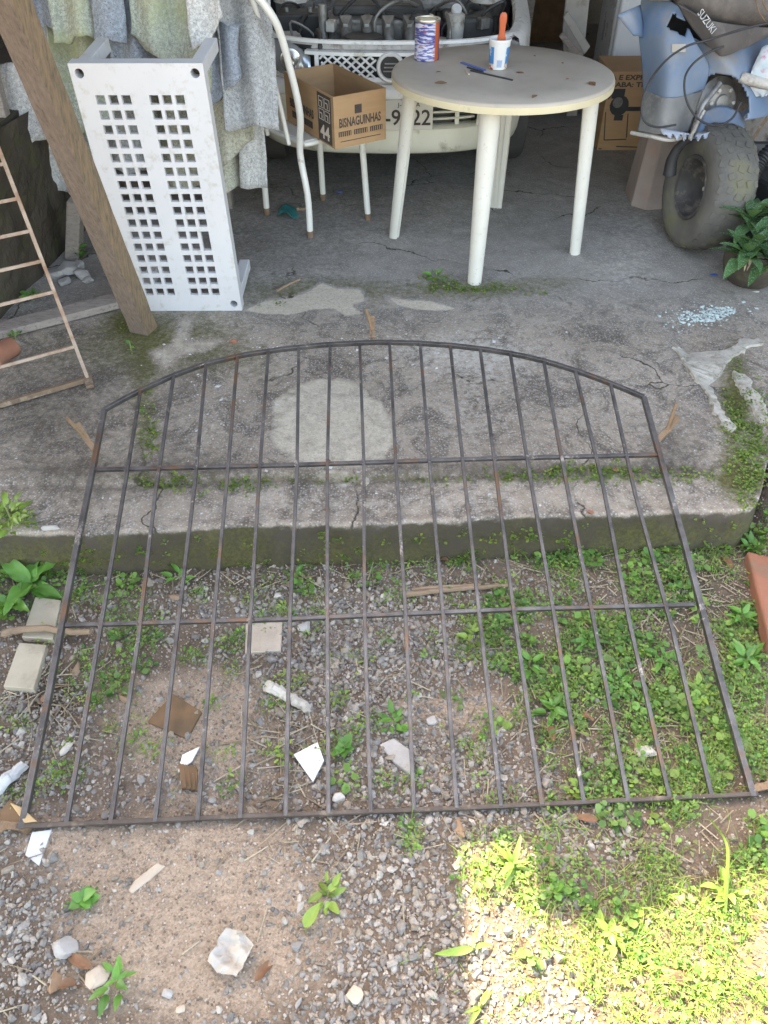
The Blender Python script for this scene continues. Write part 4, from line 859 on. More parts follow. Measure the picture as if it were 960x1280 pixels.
em = MB().lathe([(.046, 0), (.050, .012), (.060, .014), (.066, .006), (.066, 0)], 36, (CX + .0, CY - .005, .607), Matrix.Rotation(math.radians(90), 3, 'X')); em.build('badge_ring', M['carwhite'], gri, smooth=True)
MB().lathe([(.001, .004), (.046, .004)], 36, (CX, CY - .005, .607), Matrix.Rotation(math.radians(90), 3, 'X')).build('badge_disc', M['black'], gri)
bb = MB(); 
for a in (-.016, 0, .016): bb.box((CX + a * .2, CY - .012, .607 + a), (.06, .004, .005))
bb.build('badge_bars', M['alu'], gri)
# slam panel
sweep('slam_panel', [(-.02, .672), (-.03, .690), (-.085, .694), (-.10, .676), (-.10, .64)], .28, M['dirtymetal'])
sweep('slam_lip', [(-.024, .692), (-.03, .704), (-.045, .706), (-.052, .696)], .28, M['carwhite'])
for x in (-.33, -.12, .16, .37):
    MB().lathe([(.001, .006), (.009, .006), (.012, 0)], 10, (CX + x, CY + nose(x) + .068, .695)).build('bolt', M['black'], car)
# headlamps
for sg in (-1, 1):
    hl = MB()
    def hf(u, v, sg=sg):
        x = .375 + .265 * u; zc = .612 + .03 * u; hh = (.062 * math.sin(math.pi * min(max(u * .88 + .09, 0), 1)) + .008); z = zc + (v - .5) * 2 * hh
        bul = .022 * (1 - (2 * v - 1) ** 2) * math.sin(math.pi * u * .9 + .2); return (CX + sg * x, CY + nose(x) - .006 - bul + .03 * (v - .5), z)
    hl.grid(hf, 18, 10); h = hl.build('headlamp', M['glassy'], car, smooth=True, solid=.004)
    MB().lathe([(.001, .012), (.02, .02), (.042, .0), (.048, -.002)], 24, (CX + sg * .47, CY + nose(.47) - .030, .625), Matrix.Rotation(math.radians(90), 3, 'X')).build('reflector', M['tin'], h, smooth=True)
    sweep('lamp_seal', [(-.02, .665), (-.012, .678), (-.03, .684)], .30, M['black'], smin=((.36, .66) if sg > 0 else (-.66, -.36)), parent=h)
# fenders and body sides
def side(name, z0, z1, y0, y1, sg, mat, bulge=.02, inn=.07):
    k = (half[:, 1] >= y0) & (half[:, 1] <= y1) & (half[:, 0] > .4); pts = half[k]; b = MB(); m = len(pts); vs_ = []
    for (x, y) in pts:
        zt = z1 + .10 * min(1, max(0, (y - .2) / 1.1))
        for (o, z) in ((0, z0), (bulge, z0 + (zt - z0) * .45), (bulge * .8, zt - .07), (0, zt - .02), (-inn * .5, zt), (-inn, zt - .005), (-inn - .01, zt - .035)): vs_.append((CX + sg * (x + o), CY + y, z))
    b.add(vs_, [(i * 7 + j, (i + 1) * 7 + j, (i + 1) * 7 + j + 1, i * 7 + j + 1) for i in range(m - 1) for j in range(6)]); return b.build(name, mat, car, smooth=True)
for sg in (-1, 1):
    side('fender', .40, .70, .20, 1.25, sg, M['carwhite']); side('door', .25, .72, 1.26, 2.4, sg, M['carwhite']); side('rear_quarter', .25, .75, 2.41, 3.5, sg, M['carwhite'])
    for yw in (.62, 2.75):
        w = thing('wheel', (CX + sg * .66, CY + yw, .27), '', ''); w.parent = car; w.location = Vector((CX + sg * .66, CY + yw, .27)) - Vector(car.location)
        for kk in ('label', 'category'):
            if kk in w: del w[kk]
        R90 = Matrix.Rotation(math.radians(90), 3, 'Y'); c = (CX + sg * .66, CY + yw, .27)
        MB().lathe([(.17, -.075), (.20, -.085), (.255, -.08), (.268, -.06), (.27, 0), (.268, .06), (.255, .08), (.20, .085), (.17, .075)], 48, c, R90).build('tyre', M['rubber'], w, smooth=True)
        MB().lathe([(.001, sg * .03), (.05, sg * .045), (.12, sg * .03), (.165, sg * .06), (.172, sg * .074), (.172, -sg * .07), (.001, -sg * .07)], 32, c, R90).build('rim', M['dirtymetal'], w, smooth=True)
MB().prism([(CX - .70, CY + 1.2, .30), (CX + .70, CY + 1.2, .30), (CX + .74, CY + 3.4, .30), (CX - .74, CY + 3.4, .30)], (0, 0, .45)).build('cabin_floor', M['black'], car)
cab = MB(); lo = [(-.72, 1.15, .82), (.72, 1.15, .82), (.72, 3.4, .84), (-.72, 3.4, .84)]; hi = [(-.52, 1.75, 1.36), (.52, 1.75, 1.36), (.53, 3.05, 1.36), (-.53, 3.05, 1.36)]
cab.add([(CX + x, CY + y, z) for x, y, z in lo + hi], [(4, 5, 6, 7), (0, 1, 5, 4), (1, 2, 6, 5), (2, 3, 7, 6), (3, 0, 4, 7)]); cab.build('cabin', M['carwhite'], car, bevel=.05, seg=3)
ws = MB(); ws.add([(CX - .62, CY + 1.205, .88), (CX + .62, CY + 1.205, .88), (CX + .48, CY + 1.69, 1.315), (CX - .48, CY + 1.69, 1.315)], [(0, 1, 2, 3)]); ws.build('windscreen', M['black'], car)
hd = MB(); hd.grid(lambda u, v: (CX + (u - .5) * (1.24 - .12 * v), CY + 1.12 - .30 * v + .05 * math.sin(math.pi * u), .86 + .86 * v + .03 * math.sin(math.pi * v)), 16, 10); hd.build('bonnet', M['carwhite'], car, smooth=True, solid=.02)
# engine bay
MB().prism([(CX - .62, CY + .16, .42), (CX + .62, CY + .16, .42), (CX + .64, CY + 1.15, .42), (CX - .64, CY + 1.15, .42)], (0, 0, .02)).build('bay_floor', M['black'], car)
MB().box((CX, CY + 1.16, .62), (1.3, .04, .46)).build('firewall', M['engine'], car)
MB().box((CX - .02, CY + .13, .56), (.70, .05, .20)).build('radiator', M['black'], car, bevel=.006)
eng = MB().box((CX - .06, CY + .60, .585), (.50, .34, .26)).build('engine_block', M['engine'], car, bevel=.015)
MB().box((CX - .06, CY + .58, .735), (.46, .14, .05)).build('valve_cover', M['black'], eng, bevel=.015)
for i in range(4):
    x = CX - .22 + i * .105
    b = MB().tube(spline([(x, CY + .50, .70), (x, CY + .40, .695), (x + .004, CY + .34, .655), (x + .006, CY + .32, .58)], 10), [.03] * 10, 10); b.build('intake_runner', M['engine'], eng, smooth=True)
    MB().add([(x - .032, CY + .41, .738), (x + .032, CY + .41, .738), (x + .012, CY + .345, .712), (x - .012, CY + .345, .712), (x - .032, CY + .41, .70), (x + .032, CY + .41, .70), (x + .012, CY + .345, .66), (x - .012, CY + .345, .66)], [(0, 1, 2, 3), (3, 2, 6, 7), (0, 3, 7, 4), (1, 5, 6, 2), (0, 4, 5, 1)]).build('runner_flange', M['alu'], eng, bevel=.003)
MB().lathe([(.001, .02), (.09, .02), (.10, .01), (.10, -.01), (.001, -.02)], 28, (CX - .13, CY + .265, .66)).build('fan_shroud', M['black'], car, smooth=True)
bat = MB().box((CX - .47, CY + .62, .62), (.22, .17, .19)).build('battery', M['black'], car, bevel=.008)
for x in (-.06, .06): MB().lathe([(.010, 0), (.010, .02), (.001, .02)], 12, (CX - .47 + x, CY + .6, .716)).build('terminal', M['alu'], bat)
MB().box((CX - .53, CY + .40, .59), (.16, .16, .14)).build('coolant_tank', M['dirtymetal'], car, bevel=.02)
MB().box((CX + .40, CY + .62, .64), (.26, .26, .14)).build('air_box', M['black'], car, bevel=.02); MB().box((CX + .20, CY + .80, .72), (.36, .16, .06)).build('plenum', M['engine'], car, bevel=.02)
for sg in (-1, 1): MB().lathe([(.001, .05), (.05, .05), (.055, .035), (.085, .03), (.095, 0)], 24, (CX + sg * .53, CY + .86, .72)).build('strut_tower', M['dirtymetal'], car, smooth=True)
MB().tube([(CX - .335, CY + .42, .50), (CX - .335, CY + .42, .78)], .022, 12).build('dipstick_tube', M['alu'], car, smooth=True)
MB().lathe([(.001, .018), (.022, .018), (.026, .012), (.026, 0)], 20, (CX + .33, CY + .44, .752), Matrix.Rotation(math.radians(35), 3, 'X')).build('reservoir_cap', M['plastic'], car, smooth=True); MB().lathe([(.04, -.1), (.045, 0), (.024, .012)], 16, (CX + .33, CY + .44, .735)).build('reservoir', M['dirtymetal'], car, smooth=True)
MB().lathe([(.001, .03), (.045, .03), (.05, .02), (.05, -.03)], 20, (CX + .17, CY + .40, .71)).build('filler_neck', M['tin'], car, smooth=True)
MB().box((CX + .02, CY + .78, .77), (.10, .05, .03)).build('coil_pack', pm('rust_red_part', (.26, .09, .045), None, 20), car, bevel=.004)
for j in range(26):
    a = np.array([CX + random.uniform(-.5, .55), CY + random.uniform(.28, .95), random.uniform(.6, .72)]); c = a + np.array([random.uniform(-.25, .25), random.uniform(-.25, .2), random.uniform(-.1, .06)]); mid = (a + c) / 2 + np.array([random.uniform(-.06, .06), random.uniform(-.06, .06), random.uniform(.03, .10)])
    MB().tube(spline([a - np.array([0, 0, .1]), a, mid, c, c - np.array([0, 0, .12])], 18), random.choice([.004, .006, .009, .014]), 8).build('hose', M['black'] if j % 4 else M['engine'], car, smooth=True)
for j in range(22):
    c = (CX + random.uniform(-.45, .52), CY + random.uniform(.35, 1.0), random.uniform(.60, .73)); s = random.uniform(.025, .07)
    if j % 2: MB().box(c, (s, s * .8, s * .9), Matrix.Rotation(random.uniform(0, 3), 3, 'Z')).build('engine_fitting', [M['alu'], M['engine'], M['black'], M['dirtymetal']][j % 4], car, bevel=.004)
    else: MB().lathe([(s * .4, -.04), (s * .5, 0), (s * .55, s * .3), (s * .3, s * .5), (.001, s * .5)], 14, c, Matrix.Rotation(random.uniform(-.6, .6), 3, 'X')).build('engine_fitting', [M['alu'], M['black'], M['engine']][j % 3], car, smooth=True)
# ------------------------------------------------------------------ back right corner: fridge, boards, carton
fr = thing('refrigerator', (1.72, 5.55, 0), 'tall white enamel refrigerator standing behind the brown carton', 'refrigerator')
Rf = Matrix.Rotation(math.radians(-4), 3, 'Z')
MB().box((1.72, 5.58, .78), (.66, .55, 1.5), Rf).build('cabinet', M['fridge'], fr, bevel=.03, seg=4)
MB().box((1.70, 5.265, .48), (.65, .06, .88), Rf).build('door', M['fridge'], fr, bevel=.025, seg=4); MB().box((1.70, 5.265, 1.22), (.65, .06, .56), Rf).build('door', M['fridge'], fr, bevel=.025, seg=4)
MB().tube([(1.93, 5.20, .55), (1.93, 5.18, .57), (1.93, 5.18, .86), (1.93, 5.20, .88)], .014, 10).build('handle', M['plastic'], fr, smooth=True)
for i, (q, lb, yy, th, mt) in enumerate((([(714, -12), (744, -12), (736, 66), (722, 66), (706, 40)], 'pale grey chipboard panel leaning against the refrigerator', 5.35, .03, 'board'), ([(704, 22), (710, 14), (738, 58), (731, 68)], 'narrow grey board slanting across the chipboard panel', 5.28, .02, 'board'), ([(699, 46), (704, 40), (726, 66), (718, 70)], 'short grey offcut at the foot of the slanting board', 5.24, .02, 'greywood'))):
    P_ = [Y(*p, yy) for p in q]
    if i == 0: P_ = [np.array([p[0], p[1] + .25 * (p[2] - .2), p[2]]) for p in P_]
    lowz = min(p[2] for p in P_); P_ = [np.array([p[0], p[1], p[2] if p[2] > lowz + .06 else .0]) if i == 0 else p for p in P_]
    MB().prism(P_, (0, th, 0)).build('leaning_board', M[mt], bevel=.003, label=lb, cat='board')
c0 = G(746, 188); CWd, CHt, CDp = .46, .415, .34
ct = thing('standing_carton', c0 + np.array([CWd / 2, CDp / 2, 0]), 'brown carton with a printed black tool picture in front of the refrigerator', 'carton')
bx2 = MB().box(c0 + np.array([CWd / 2, CDp / 2, CHt / 2]), (CWd, CDp, CHt)).build('carton_body', M['carton'], ct, bevel=.003)
def cf(px_, py_): q = Y(px_, py_, float(c0[1])); return np.array([q[0], c0[1] - .001, q[2]])
text('lettering', 'A E EXPRESSO', .034, cf(797, 97), (1, 0, 0), (0, 0, 1), M['ink'], bx2, width=.30, bold=.001); text('lettering', 'GABA: TRADE', .034, cf(795, 106), (1, 0, 0), (0, 0, 1), M['ink'], bx2, width=.30, bold=.001)
for (a, c) in (((757, 140), (755, 175)), ((785, 142), (783, 172)), ((755, 175), (783, 174)), ((772, 112), (760, 124)), ((748, 186), (752, 186)), ((770, 183), (800, 184))):
    A_, C_ = cf(*a), cf(*c); MB().bar(A_, C_, .006, .0012, (0, 1, 0)).build('print_mark', M['ink'], bx2)
tl_ = MB(); q = cf(774, 132); R9 = Matrix.Rotation(math.radians(90), 3, 'X')
tl_.lathe([(.001, .0022), (.052, .0022), (.054, 0)], 14, q, R9); tl_.box(cf(773, 117) + np.array([.0, -.001, 0]), (.07, .0026, .05)); tl_.box(cf(792, 136) + np.array([.01, -.0009, 0]), (.10, .003, .022)); tl_.box(cf(773, 147), (.05, .0028, .03)); tl_.build('print_picture', M['black'], bx2)
MB().lathe([(.001, .003), (.028, .003), (.03, 0)], 14, cf(772, 128), R9).build('print_highlight', M['engine'], bx2)
b = MB()
for i in range(60):
    a = np.array([random.uniform(1.0, 1.25), random.uniform(5.35, 5.7), random.uniform(.01, .13)]); b.bar(a, a + np.array([random.uniform(-.1, .1), random.uniform(-.08, .08), random.uniform(-.03, .04)]), .008, .004)
tag(b.build('straw_heap', pm('dry_straw_heap', (.42, .32, .18), (.33, .24, .13), 20, .9, 0), loc=(1.12, 5.5, 0)), 'small heap of yellow straw on the floor beside the leaning boards', 'straw', kind='stuff')
# dark old cupboard behind the car, filling the back of the garage
cpb = thing('cupboard', (1.0, 7.4, 0), 'dark brown cupboard at the back of the garage', 'cupboard')
MB().box((.9, 7.6, .8), (1.4, .5, 1.6)).build('carcass', M['brownboard'], cpb, bevel=.01)
for x in (.55, 1.25): MB().box((x, 7.335, .8), (.66, .025, 1.5)).build('door', M['brownboard'], cpb, bevel=.006)
MB().bar((.98, 6.2, 0), (1.08, 6.5, 1.3), .06, .03, (0, 1, 0)).build('leaning_board', M['greywood'], label='thin pale lath leaning in the dark corner behind the car', cat='lath')

# ------------------------------------------------------------------ blue quad bike without its front end
AX = np.array([1.45, 3.47, 0])
quad = thing('quad_bike', AX + np.array([.25, .35, 0]), 'wrecked blue quad bike with torn fairing and a soft knobbly tyre', 'quad bike')
def surf(rows, nu=26, nv=26):
    R_ = [spline([Y(*p[:2], p[2]) for p in r], nu + 1) for r in rows]; cols = [spline([r[i] for r in R_], nv + 1) for i in range(nu + 1)]
    return np.array(cols).transpose(1, 0, 2)      # [v][u]
def panel(name, rows, mat, hole=None, nu=26, nv=26, parent=None, solid=.005):
    g = surf(rows, nu, nv); vs_ = g.reshape(-1, 3); W_ = nu + 1; fs = []
    for j in range(nv):
        for i in range(nu):
            c = g[j:j + 2, i:i + 2].reshape(-1, 3).mean(0)
            if hole and hole(*proj(*c)): continue
            fs.append((j * W_ + i, j * W_ + i + 1, (j + 1) * W_ + i + 1, (j + 1) * W_ + i))
    b = MB().add(vs_, fs); used = sorted(set(k for f in b.f for k in f)); mp_ = {k: n for n, k in enumerate(used)}; b.v = [b.v[k] for k in used]; b.f = [tuple(mp_[k] for k in f) for f in b.f]
    return b.build(name, mat, parent or quad, smooth=True, solid=solid)
def tear(x, y): return (abs((x - 848) * .8 + (y - 32) * .35) < 11 and abs((y - 32) * .9 - (x - 848) * .45) < 9) or (abs(x - 843) < 3 and 17 < y < 30)
fair = panel('front_fairing', [[(802, -6, 3.80), (826, -4, 3.74), (848, 8, 3.68)], [(799, 40, 3.74), (832, 40, 3.60), (868, 50, 3.58)], [(803, 82, 3.70), (838, 84, 3.54), (886, 84, 3.60)], [(804, 114, 3.66), (836, 124, 3.52), (880, 112, 3.60)]], M['blue'], tear, 44, 44)
panel('fairing_flap', [[(771, 19, 3.66), (786, 12, 3.67), (800, 6, 3.73)], [(781, 32, 3.66), (794, 28, 3.67), (803, 26, 3.73)], [(792, 45, 3.67), (798, 45, 3.68), (805, 48, 3.72)]], M['blue'], None, 8, 8, fair)
panel('mudguard', [[(804, 112, 3.655), (836, 122, 3.515), (878, 114, 3.60)], [(801, 140, 3.60), (832, 145, 3.49), (868, 142, 3.57)], [(797, 164, 3.56), (828, 168, 3.47), (860, 165, 3.54)]], M['greyplastic'])
MB().tube(spline([Y(789, 166, 3.56), Y(815, 171, 3.48), Y(838, 175, 3.46), Y(858, 170, 3.5)], 14), .008, 8).build('mudguard_lip', M['dirtymetal'], quad, smooth=True)
MB().add([Y(840, 55, 3.560), Y(857, 55, 3.545), Y(857, 65, 3.535), Y(840, 65, 3.548)], [(0, 1, 2, 3)]).build('sticker', M['paper'], fair, solid=.001)
def arch_hole(x, y): return ((x - 900) / 36) ** 2 + ((y - 132) / 40) ** 2 < 1
panel('side_fairing', [[(864, 46, 3.64), (905, 62, 3.60), (968, 36, 3.74)], [(878, 84, 3.62), (920, 88, 3.57), (972, 84, 3.70)], [(872, 112, 3.60), (930, 122, 3.56), (972, 118, 3.66)], [(868, 158, 3.56), (934, 150, 3.54), (972, 142, 3.62)]], M['blue'], arch_hole, 40, 40)
# dark insides
MB().box((1.72, 3.95, .52), (.42, .45, .34)).build('engine_unit', M['engine'], quad, bevel=.03); MB().box((1.9, 4.0, .28), (.5, .6, .2)).build('chassis_tray', M['black'], quad, bevel=.03)
MB().box((1.34, 3.90, .78), (.26, .10, .34)).build('tear_shade_box', M['black'], quad, bevel=.02)  # black box added so the fairing tear looks shaded inside
hubm = MB(); hc = Y(898, 128, 3.66); Mh = Matrix.Rotation(math.radians(80), 3, 'X') @ Matrix.Rotation(math.radians(15), 3, 'Y')
hubm.lathe([(.001, .03), (.03, .03), (.035, .02), (.07, .02), (.08, .0), (.10, -.01), (.10, -.04)], 26, hc, Mh); hubm.build('brake_drum', M['alu'], quad, smooth=True)
for i in range(6):
    q = i * math.pi / 3; MB().lathe([(.008, 0), (.008, .012), (.001, .013)], 8, Vector(hc) + Mh @ Vector((.055 * math.cos(q), .055 * math.sin(q), .02)), Mh).build('bolt', M['dirtymetal'], quad)
MB().tube([Y(900, 104, 3.56), Y(878, 132, 3.5), Y(866, 166, 3.46)], .012, 10).build('fork_leg', M['alu'], quad, smooth=True); MB().tube([Y(880, 138, 3.48), Y(862, 174, 3.42)], .007, 8).build('brake_rod', M['dirtymetal'], quad, smooth=True)
panel('inner_fender', [[(880, 140, 3.56), (900, 132, 3.6), (925, 140, 3.6)], [(872, 160, 3.5), (900, 152, 3.54), (930, 152, 3.58)], [(862, 174, 3.45), (890, 170, 3.48), (930, 160, 3.54)]], M['blue'], None, 10, 10)
panel('torn_bracket', [[(824, 160, 3.46), (845, 164, 3.45), (872, 168, 3.44), (890, 164, 3.45)], [(827, 166, 3.45), (848, 171, 3.43), (866, 175, 3.42), (888, 170, 3.44)], [(832, 171, 3.44), (852, 177, 3.42), (864, 179, 3.41), (880, 174, 3.43)]], pm('pale_blue_bracket', (.34, .38, .45), (.24, .28, .36), 20, .5, .4, 60, .003, dirt=(.16, .15, .14), damt=.4), lambda x, y: y > 172 + 4 * math.sin(x * .7), 24, 8)
MB().bar(Y(870, 168, 3.44), Y(932, 162, 3.56), .012, .012).build('frame_bar', M['alu'], quad); MB().bar(Y(905, 165, 3.60), Y(965, 118, 3.66), .035, .025).build('frame_bar', M['blue'], quad, bevel=.004)
MB().bar(Y(930, 190, 3.50), Y(972, 128, 3.62), .010, .010).build('frame_bar', M['rust'], quad); MB().tube(spline([Y(926, 96, 3.58), Y(945, 102, 3.56), Y(975, 108, 3.56)], 10), .022, 10).build('exhaust_pipe', M['dirtymetal'], quad, smooth=True)
# seat, tank, lamp rim
panel('seat_cover', [[(846, 4, 3.64), (890, 26, 3.54), (975, 36, 3.66)], [(862, 30, 3.60), (900, 42, 3.53), (972, 42, 3.66)], [(880, 52, 3.57), (906, 58, 3.53), (960, 46, 3.64)], [(896, 66, 3.55), (904, 70, 3.54), (935, 58, 3.58)]], M['seat'], None, 20, 20)
tk = MB(); tc = Y(925, -6, 3.72)
tk.grid(lambda u, v: tc + np.array([.27 * math.cos(math.pi * u) * math.sin(math.pi * v) * -1 , -.17 * math.sin(math.pi * u) * math.sin(math.pi * v), .115 * math.cos(math.pi * v)]), 24, 18); tk.grid(lambda u, v: tc + np.array([.27 * math.cos(math.pi * u) * math.sin(math.pi * v), .15 * math.sin(math.pi * u) * math.sin(math.pi * v), .115 * math.cos(math.pi * v)]), 24, 18)
tk.build('fuel_tank', M['seat'], quad, smooth=True)
A_, C_ = Y(871, 18, 3.548), Y(888, 42, 3.535); nrm_ = np.array([.1, -.9, .35]); xd = C_ - A_; yd = np.cross(nrm_, xd)
text('lettering', 'SUZUKI', .04, (A_ + C_) / 2 + np.array([.002, -.022, .012]), xd, yd, pm('faded_letter_white', (.5, .5, .5), (.4, .4, .4), 60, .7, 0), quad, width=float(np.linalg.norm(xd)) * 1.05)
MB().lathe([(.085, 0), (.10, .01), (.108, .0), (.10, -.012), (.085, -.02), (.03, -.03), (.001, -.03)], 36, Y(826, -10, 3.70), Matrix.Rotation(math.radians(-12), 3, 'X')).build('lamp_rim', M['dirtymetal'], quad, smooth=True)
def cable(pts, r=.0045, mat='black'): MB().tube(spline([Y(*p) for p in pts], 40), r, 8).build('cable', M[mat], quad, smooth=True)
cable([(972, 26, 3.44), (930, 36, 3.44), (885, 50, 3.44), (858, 58, 3.45), (832, 76, 3.46), (812, 102, 3.48), (802, 132, 3.46), (806, 152, 3.44), (822, 159, 3.43), (845, 156, 3.43)])
cable([(905, 58, 3.46), (885, 66, 3.46), (866, 80, 3.46), (856, 98, 3.47), (858, 125, 3.44), (872, 148, 3.42), (895, 157, 3.42), (915, 148, 3.44), (926, 128, 3.47)])
cable([(944, -5, 3.48), (948, 12, 3.47), (958, 28, 3.46), (975, 40, 3.48)], .003, 'rust'); cable([(952, -5, 3.48), (957, 10, 3.47), (968, 20, 3.46), (980, 24, 3.48)], .003, 'rust')
# black bent mud flap
MB().tube(spline([Y(866, 172, 3.46), Y(850, 182, 3.50), Y(840, 200, 3.52), Y(837, 218, 3.52)], 16), np.linspace(.012, .03, 16), 10).build('mud_flap', M['black'], quad, smooth=True)
# wheel
wc = np.array([1.440, 3.475, .262]); aw = np.array([-.98, -.12, .06]); aw /= np.linalg.norm(aw)
Rw = Vector(aw).to_track_quat('Z', 'Y').to_matrix()
wh = thing('wheel', wc, '', ''); [wh.__delitem__(k) for k in ('label', 'category') if k in wh]; wh.parent = quad; wh.location = Vector(wc) - Vector(quad.location)
ty = MB().lathe([(.125, .062), (.132, .076), (.145, .088), (.175, .099), (.205, .101), (.232, .094), (.248, .076), (.257, .045), (.260, 0), (.257, -.045), (.248, -.076), (.232, -.094), (.205, -.101), (.17, -.099), (.132, -.076), (.125, -.062)], 72, wc, Rw)
tyre = ty.build('tyre', M['mossy_tyre'], wh, smooth=True)
MB().lathe([(.126, .064), (.136, .078), (.131, .086), (.119, .080), (.112, .05), (.104, .0), (.098, -.03), (.05, -.035), (.045, -.01), (.02, -.005), (.001, -.005)], 48, wc, Rw).build('rim', pm('dull_wheel_rim', (.065, .062, .062), (.11, .105, .10), 14, .6, .4, 70, .002, .3, dirt=(.26, .22, .19), damt=.4), wh, smooth=True)
for i in range(4):
    q = i * math.pi / 2 + .4; MB().lathe([(.009, 0), (.009, .014), (.001, .016)], 6, Vector(wc) + Rw @ Vector((.07 * math.cos(q), .07 * math.sin(q), -.033)), Rw).build('wheel_nut', M['dirtymetal'], wh)
lg = None
for ring_, (rr, ww, n_, sz) in enumerate(((.262, 0.0, 30, (.030, .020, .002)), (.259, .041, 30, (.026, .020, .002)), (.259, -.041, 30, (.026, .020, .002)), (.247, .077, 30, (.022, .022, .003)), (.247, -.077, 30, (.022, .022, .003)))):
    if lg is None: lg = MB()
    for i in range(n_):
        q = 2 * math.pi * (i + (.5 if ring_ % 2 else 0)) / n_; tl2 = ww / .11 * .55
        rad_ = Vector((math.cos(q), math.sin(q), 0)); up_ = Vector((0, 0, 1)); out = (rad_ * math.cos(tl2) + up_ * math.sin(tl2)).normalized(); tg = Vector((-math.sin(q), math.cos(q), 0)); ot = out.cross(tg)
        Mx = Matrix((ot, tg, out)).transposed(); lg.box(Vector(wc) + Rw @ (rad_ * rr + up_ * ww), (sz[0], sz[1] * 1.3, sz[2]), Rw @ Mx @ Matrix.Rotation(.35 if i % 2 else -.35, 3, 'Z'))
lo_ = lg.build('tread_blocks', M['mossy_tyre'], tyre, bevel=.002)
# support block
MB().add([(1.262, 3.93, 0), (1.322, 3.87, 0), (1.56, 3.90, 0), (1.50, 4.14, 0), (1.275, 4.12, 0), (1.285, 3.955, .345), (1.335, 3.905, .345), (1.53, 3.93, .345), (1.48, 4.11, .345), (1.29, 4.10, .345)], [(4, 3, 2, 1, 0), (5, 6, 7, 8, 9)] + [(i, (i + 1) % 5, 5 + (i + 1) % 5, 5 + i) for i in range(5)]).build('support_block', M['block'], bevel=.006, label='tapered reddish grey cast block propping the quad bike beside its tyre', cat='block')
# ribbed hose
hp = spline([Y(928, 250, 3.40), Y(940, 222, 3.44), Y(952, 200, 3.48), Y(978, 176, 3.5)], 60)
MB().tube(hp, [.030 + .005 * (i % 3 == 0) for i in range(60)], 14).build('ribbed_hose', M['black'], smooth=True, label='black ribbed hose curving up behind the potted plant', cat='hose')
MB().box((1.90, 3.62, .14), (.42, .35, .28), Matrix.Rotation(.3, 3, 'Z')).build('dark_crate', M['black'], bevel=.02, label='black bin under the quad bike behind the potted plant', cat='bin')
# crumpled bag lying on the fairing
bg = MB(); bc_ = Y(962, 82, 3.60)
bg.grid(lambda u, v: bc_ + np.array([.075 * math.cos(6.283 * u) * math.sin(math.pi * v), .035 * math.sin(6.283 * u) * math.sin(math.pi * v) - .02, .10 * math.cos(math.pi * v)]) * (1 + .5 * (float(fbm(u * 3, v * 3, .4, 61)) - .5)), 30, 18)
bg.build('crumpled_bag', pm('printed_bag', (.62, .61, .66), (.35, .50, .55), 16, .5, .5, 50, .004, dirt=(.5, .12, .25), damt=.3, dscale=18), smooth=True, label='crumpled white printed bag hanging on the side of the quad bike', cat='bag')

# ------------------------------------------------------------------ leaves, plants
def leaf_mesh(name, L, W, mat, droop=.25, fold=.25, tip=1.0, wave=0.0, n=8):
    b = MB()
    def f(u, v):
        w = W * (math.sin(math.pi * min(1, u ** .8 * .98 + .02)) ** .8) * (1 - .15 * u) * .5 + .0008; e = (v - .5) * 2
        return (e * w, L * u, -droop * L * u * u + fold * abs(e) * w + wave * W * math.sin(u * 14 + e * 2) * abs(e))
    b.grid(f, n, 4); me = bpy.data.meshes.new(name); me.from_pydata([tuple(p) for p in b.v], [], b.f); me.materials.append(mat); me.polygons.foreach_set('use_smooth', [True] * len(me.polygons)); me.update(); return me
def put_leaf(parent, me, org, az, elev, scale=1.0, roll=0.0, name='leaf'):
    o = bpy.data.objects.new(name, me); COL.objects.link(o); o.parent = parent
    o.matrix_local = Matrix.Translation(Vector([float(q) for q in org]) - world_of(parent)) @ Matrix.Rotation(az, 4, 'Z') @ Matrix.Rotation(elev, 4, 'X') @ Matrix.Rotation(roll, 4, 'Y') @ Matrix.Scale(scale, 4); return o
pp = np.array([1.585, 3.12, 0.]); pot = thing('potted_plant', pp, 'spotted rosette plant in a dark round pot beside the quad bike tyre', 'potted plant')
MB().lathe([(.001, .002), (.085, .002), (.11, .03), (.128, .08), (.13, .12), (.122, .15), (.112, .15), (.112, .128), (.001, .128)], 36, pp).build('pot', M['pot'], pot, smooth=True)
pl1 = leaf_mesh('leaf', .175, .07, M['leaf_c'], .3, .35, wave=.04)
for c in (np.array([-.05, -.06, .16]), np.array([.06, -.06, .17]), np.array([-.05, .05, .22]), np.array([.05, .03, .25]), np.array([-.09, -.09, .13]), np.array([.0, -.11, .12])):
    for i in range(11): put_leaf(pot, pl1, pp + c + np.array([0, 0, .012 * i / 3]), i * 2.4 + random.uniform(-.3, .3), .05 + i * .10 + random.uniform(-.1, .1), random.uniform(.8, 1.1) * (1 - .03 * i), random.uniform(-.3, .3))
dl = leaf_mesh('dry_leaf', .11, .035, pm('withered_leaf', (.52, .44, .33), (.42, .33, .22), 20, .9, .4), .5, .5)
for i in range(4): put_leaf(pot, dl, pp + np.array([-.10 + .03 * i, -.10 + .01 * i, .165]), math.radians((120, 150, 205, 230)[i]), (-.5, -1.0, -.7, -1.1)[i], random.uniform(.6, .9), random.uniform(-.8, .8), name='dry_leaf')
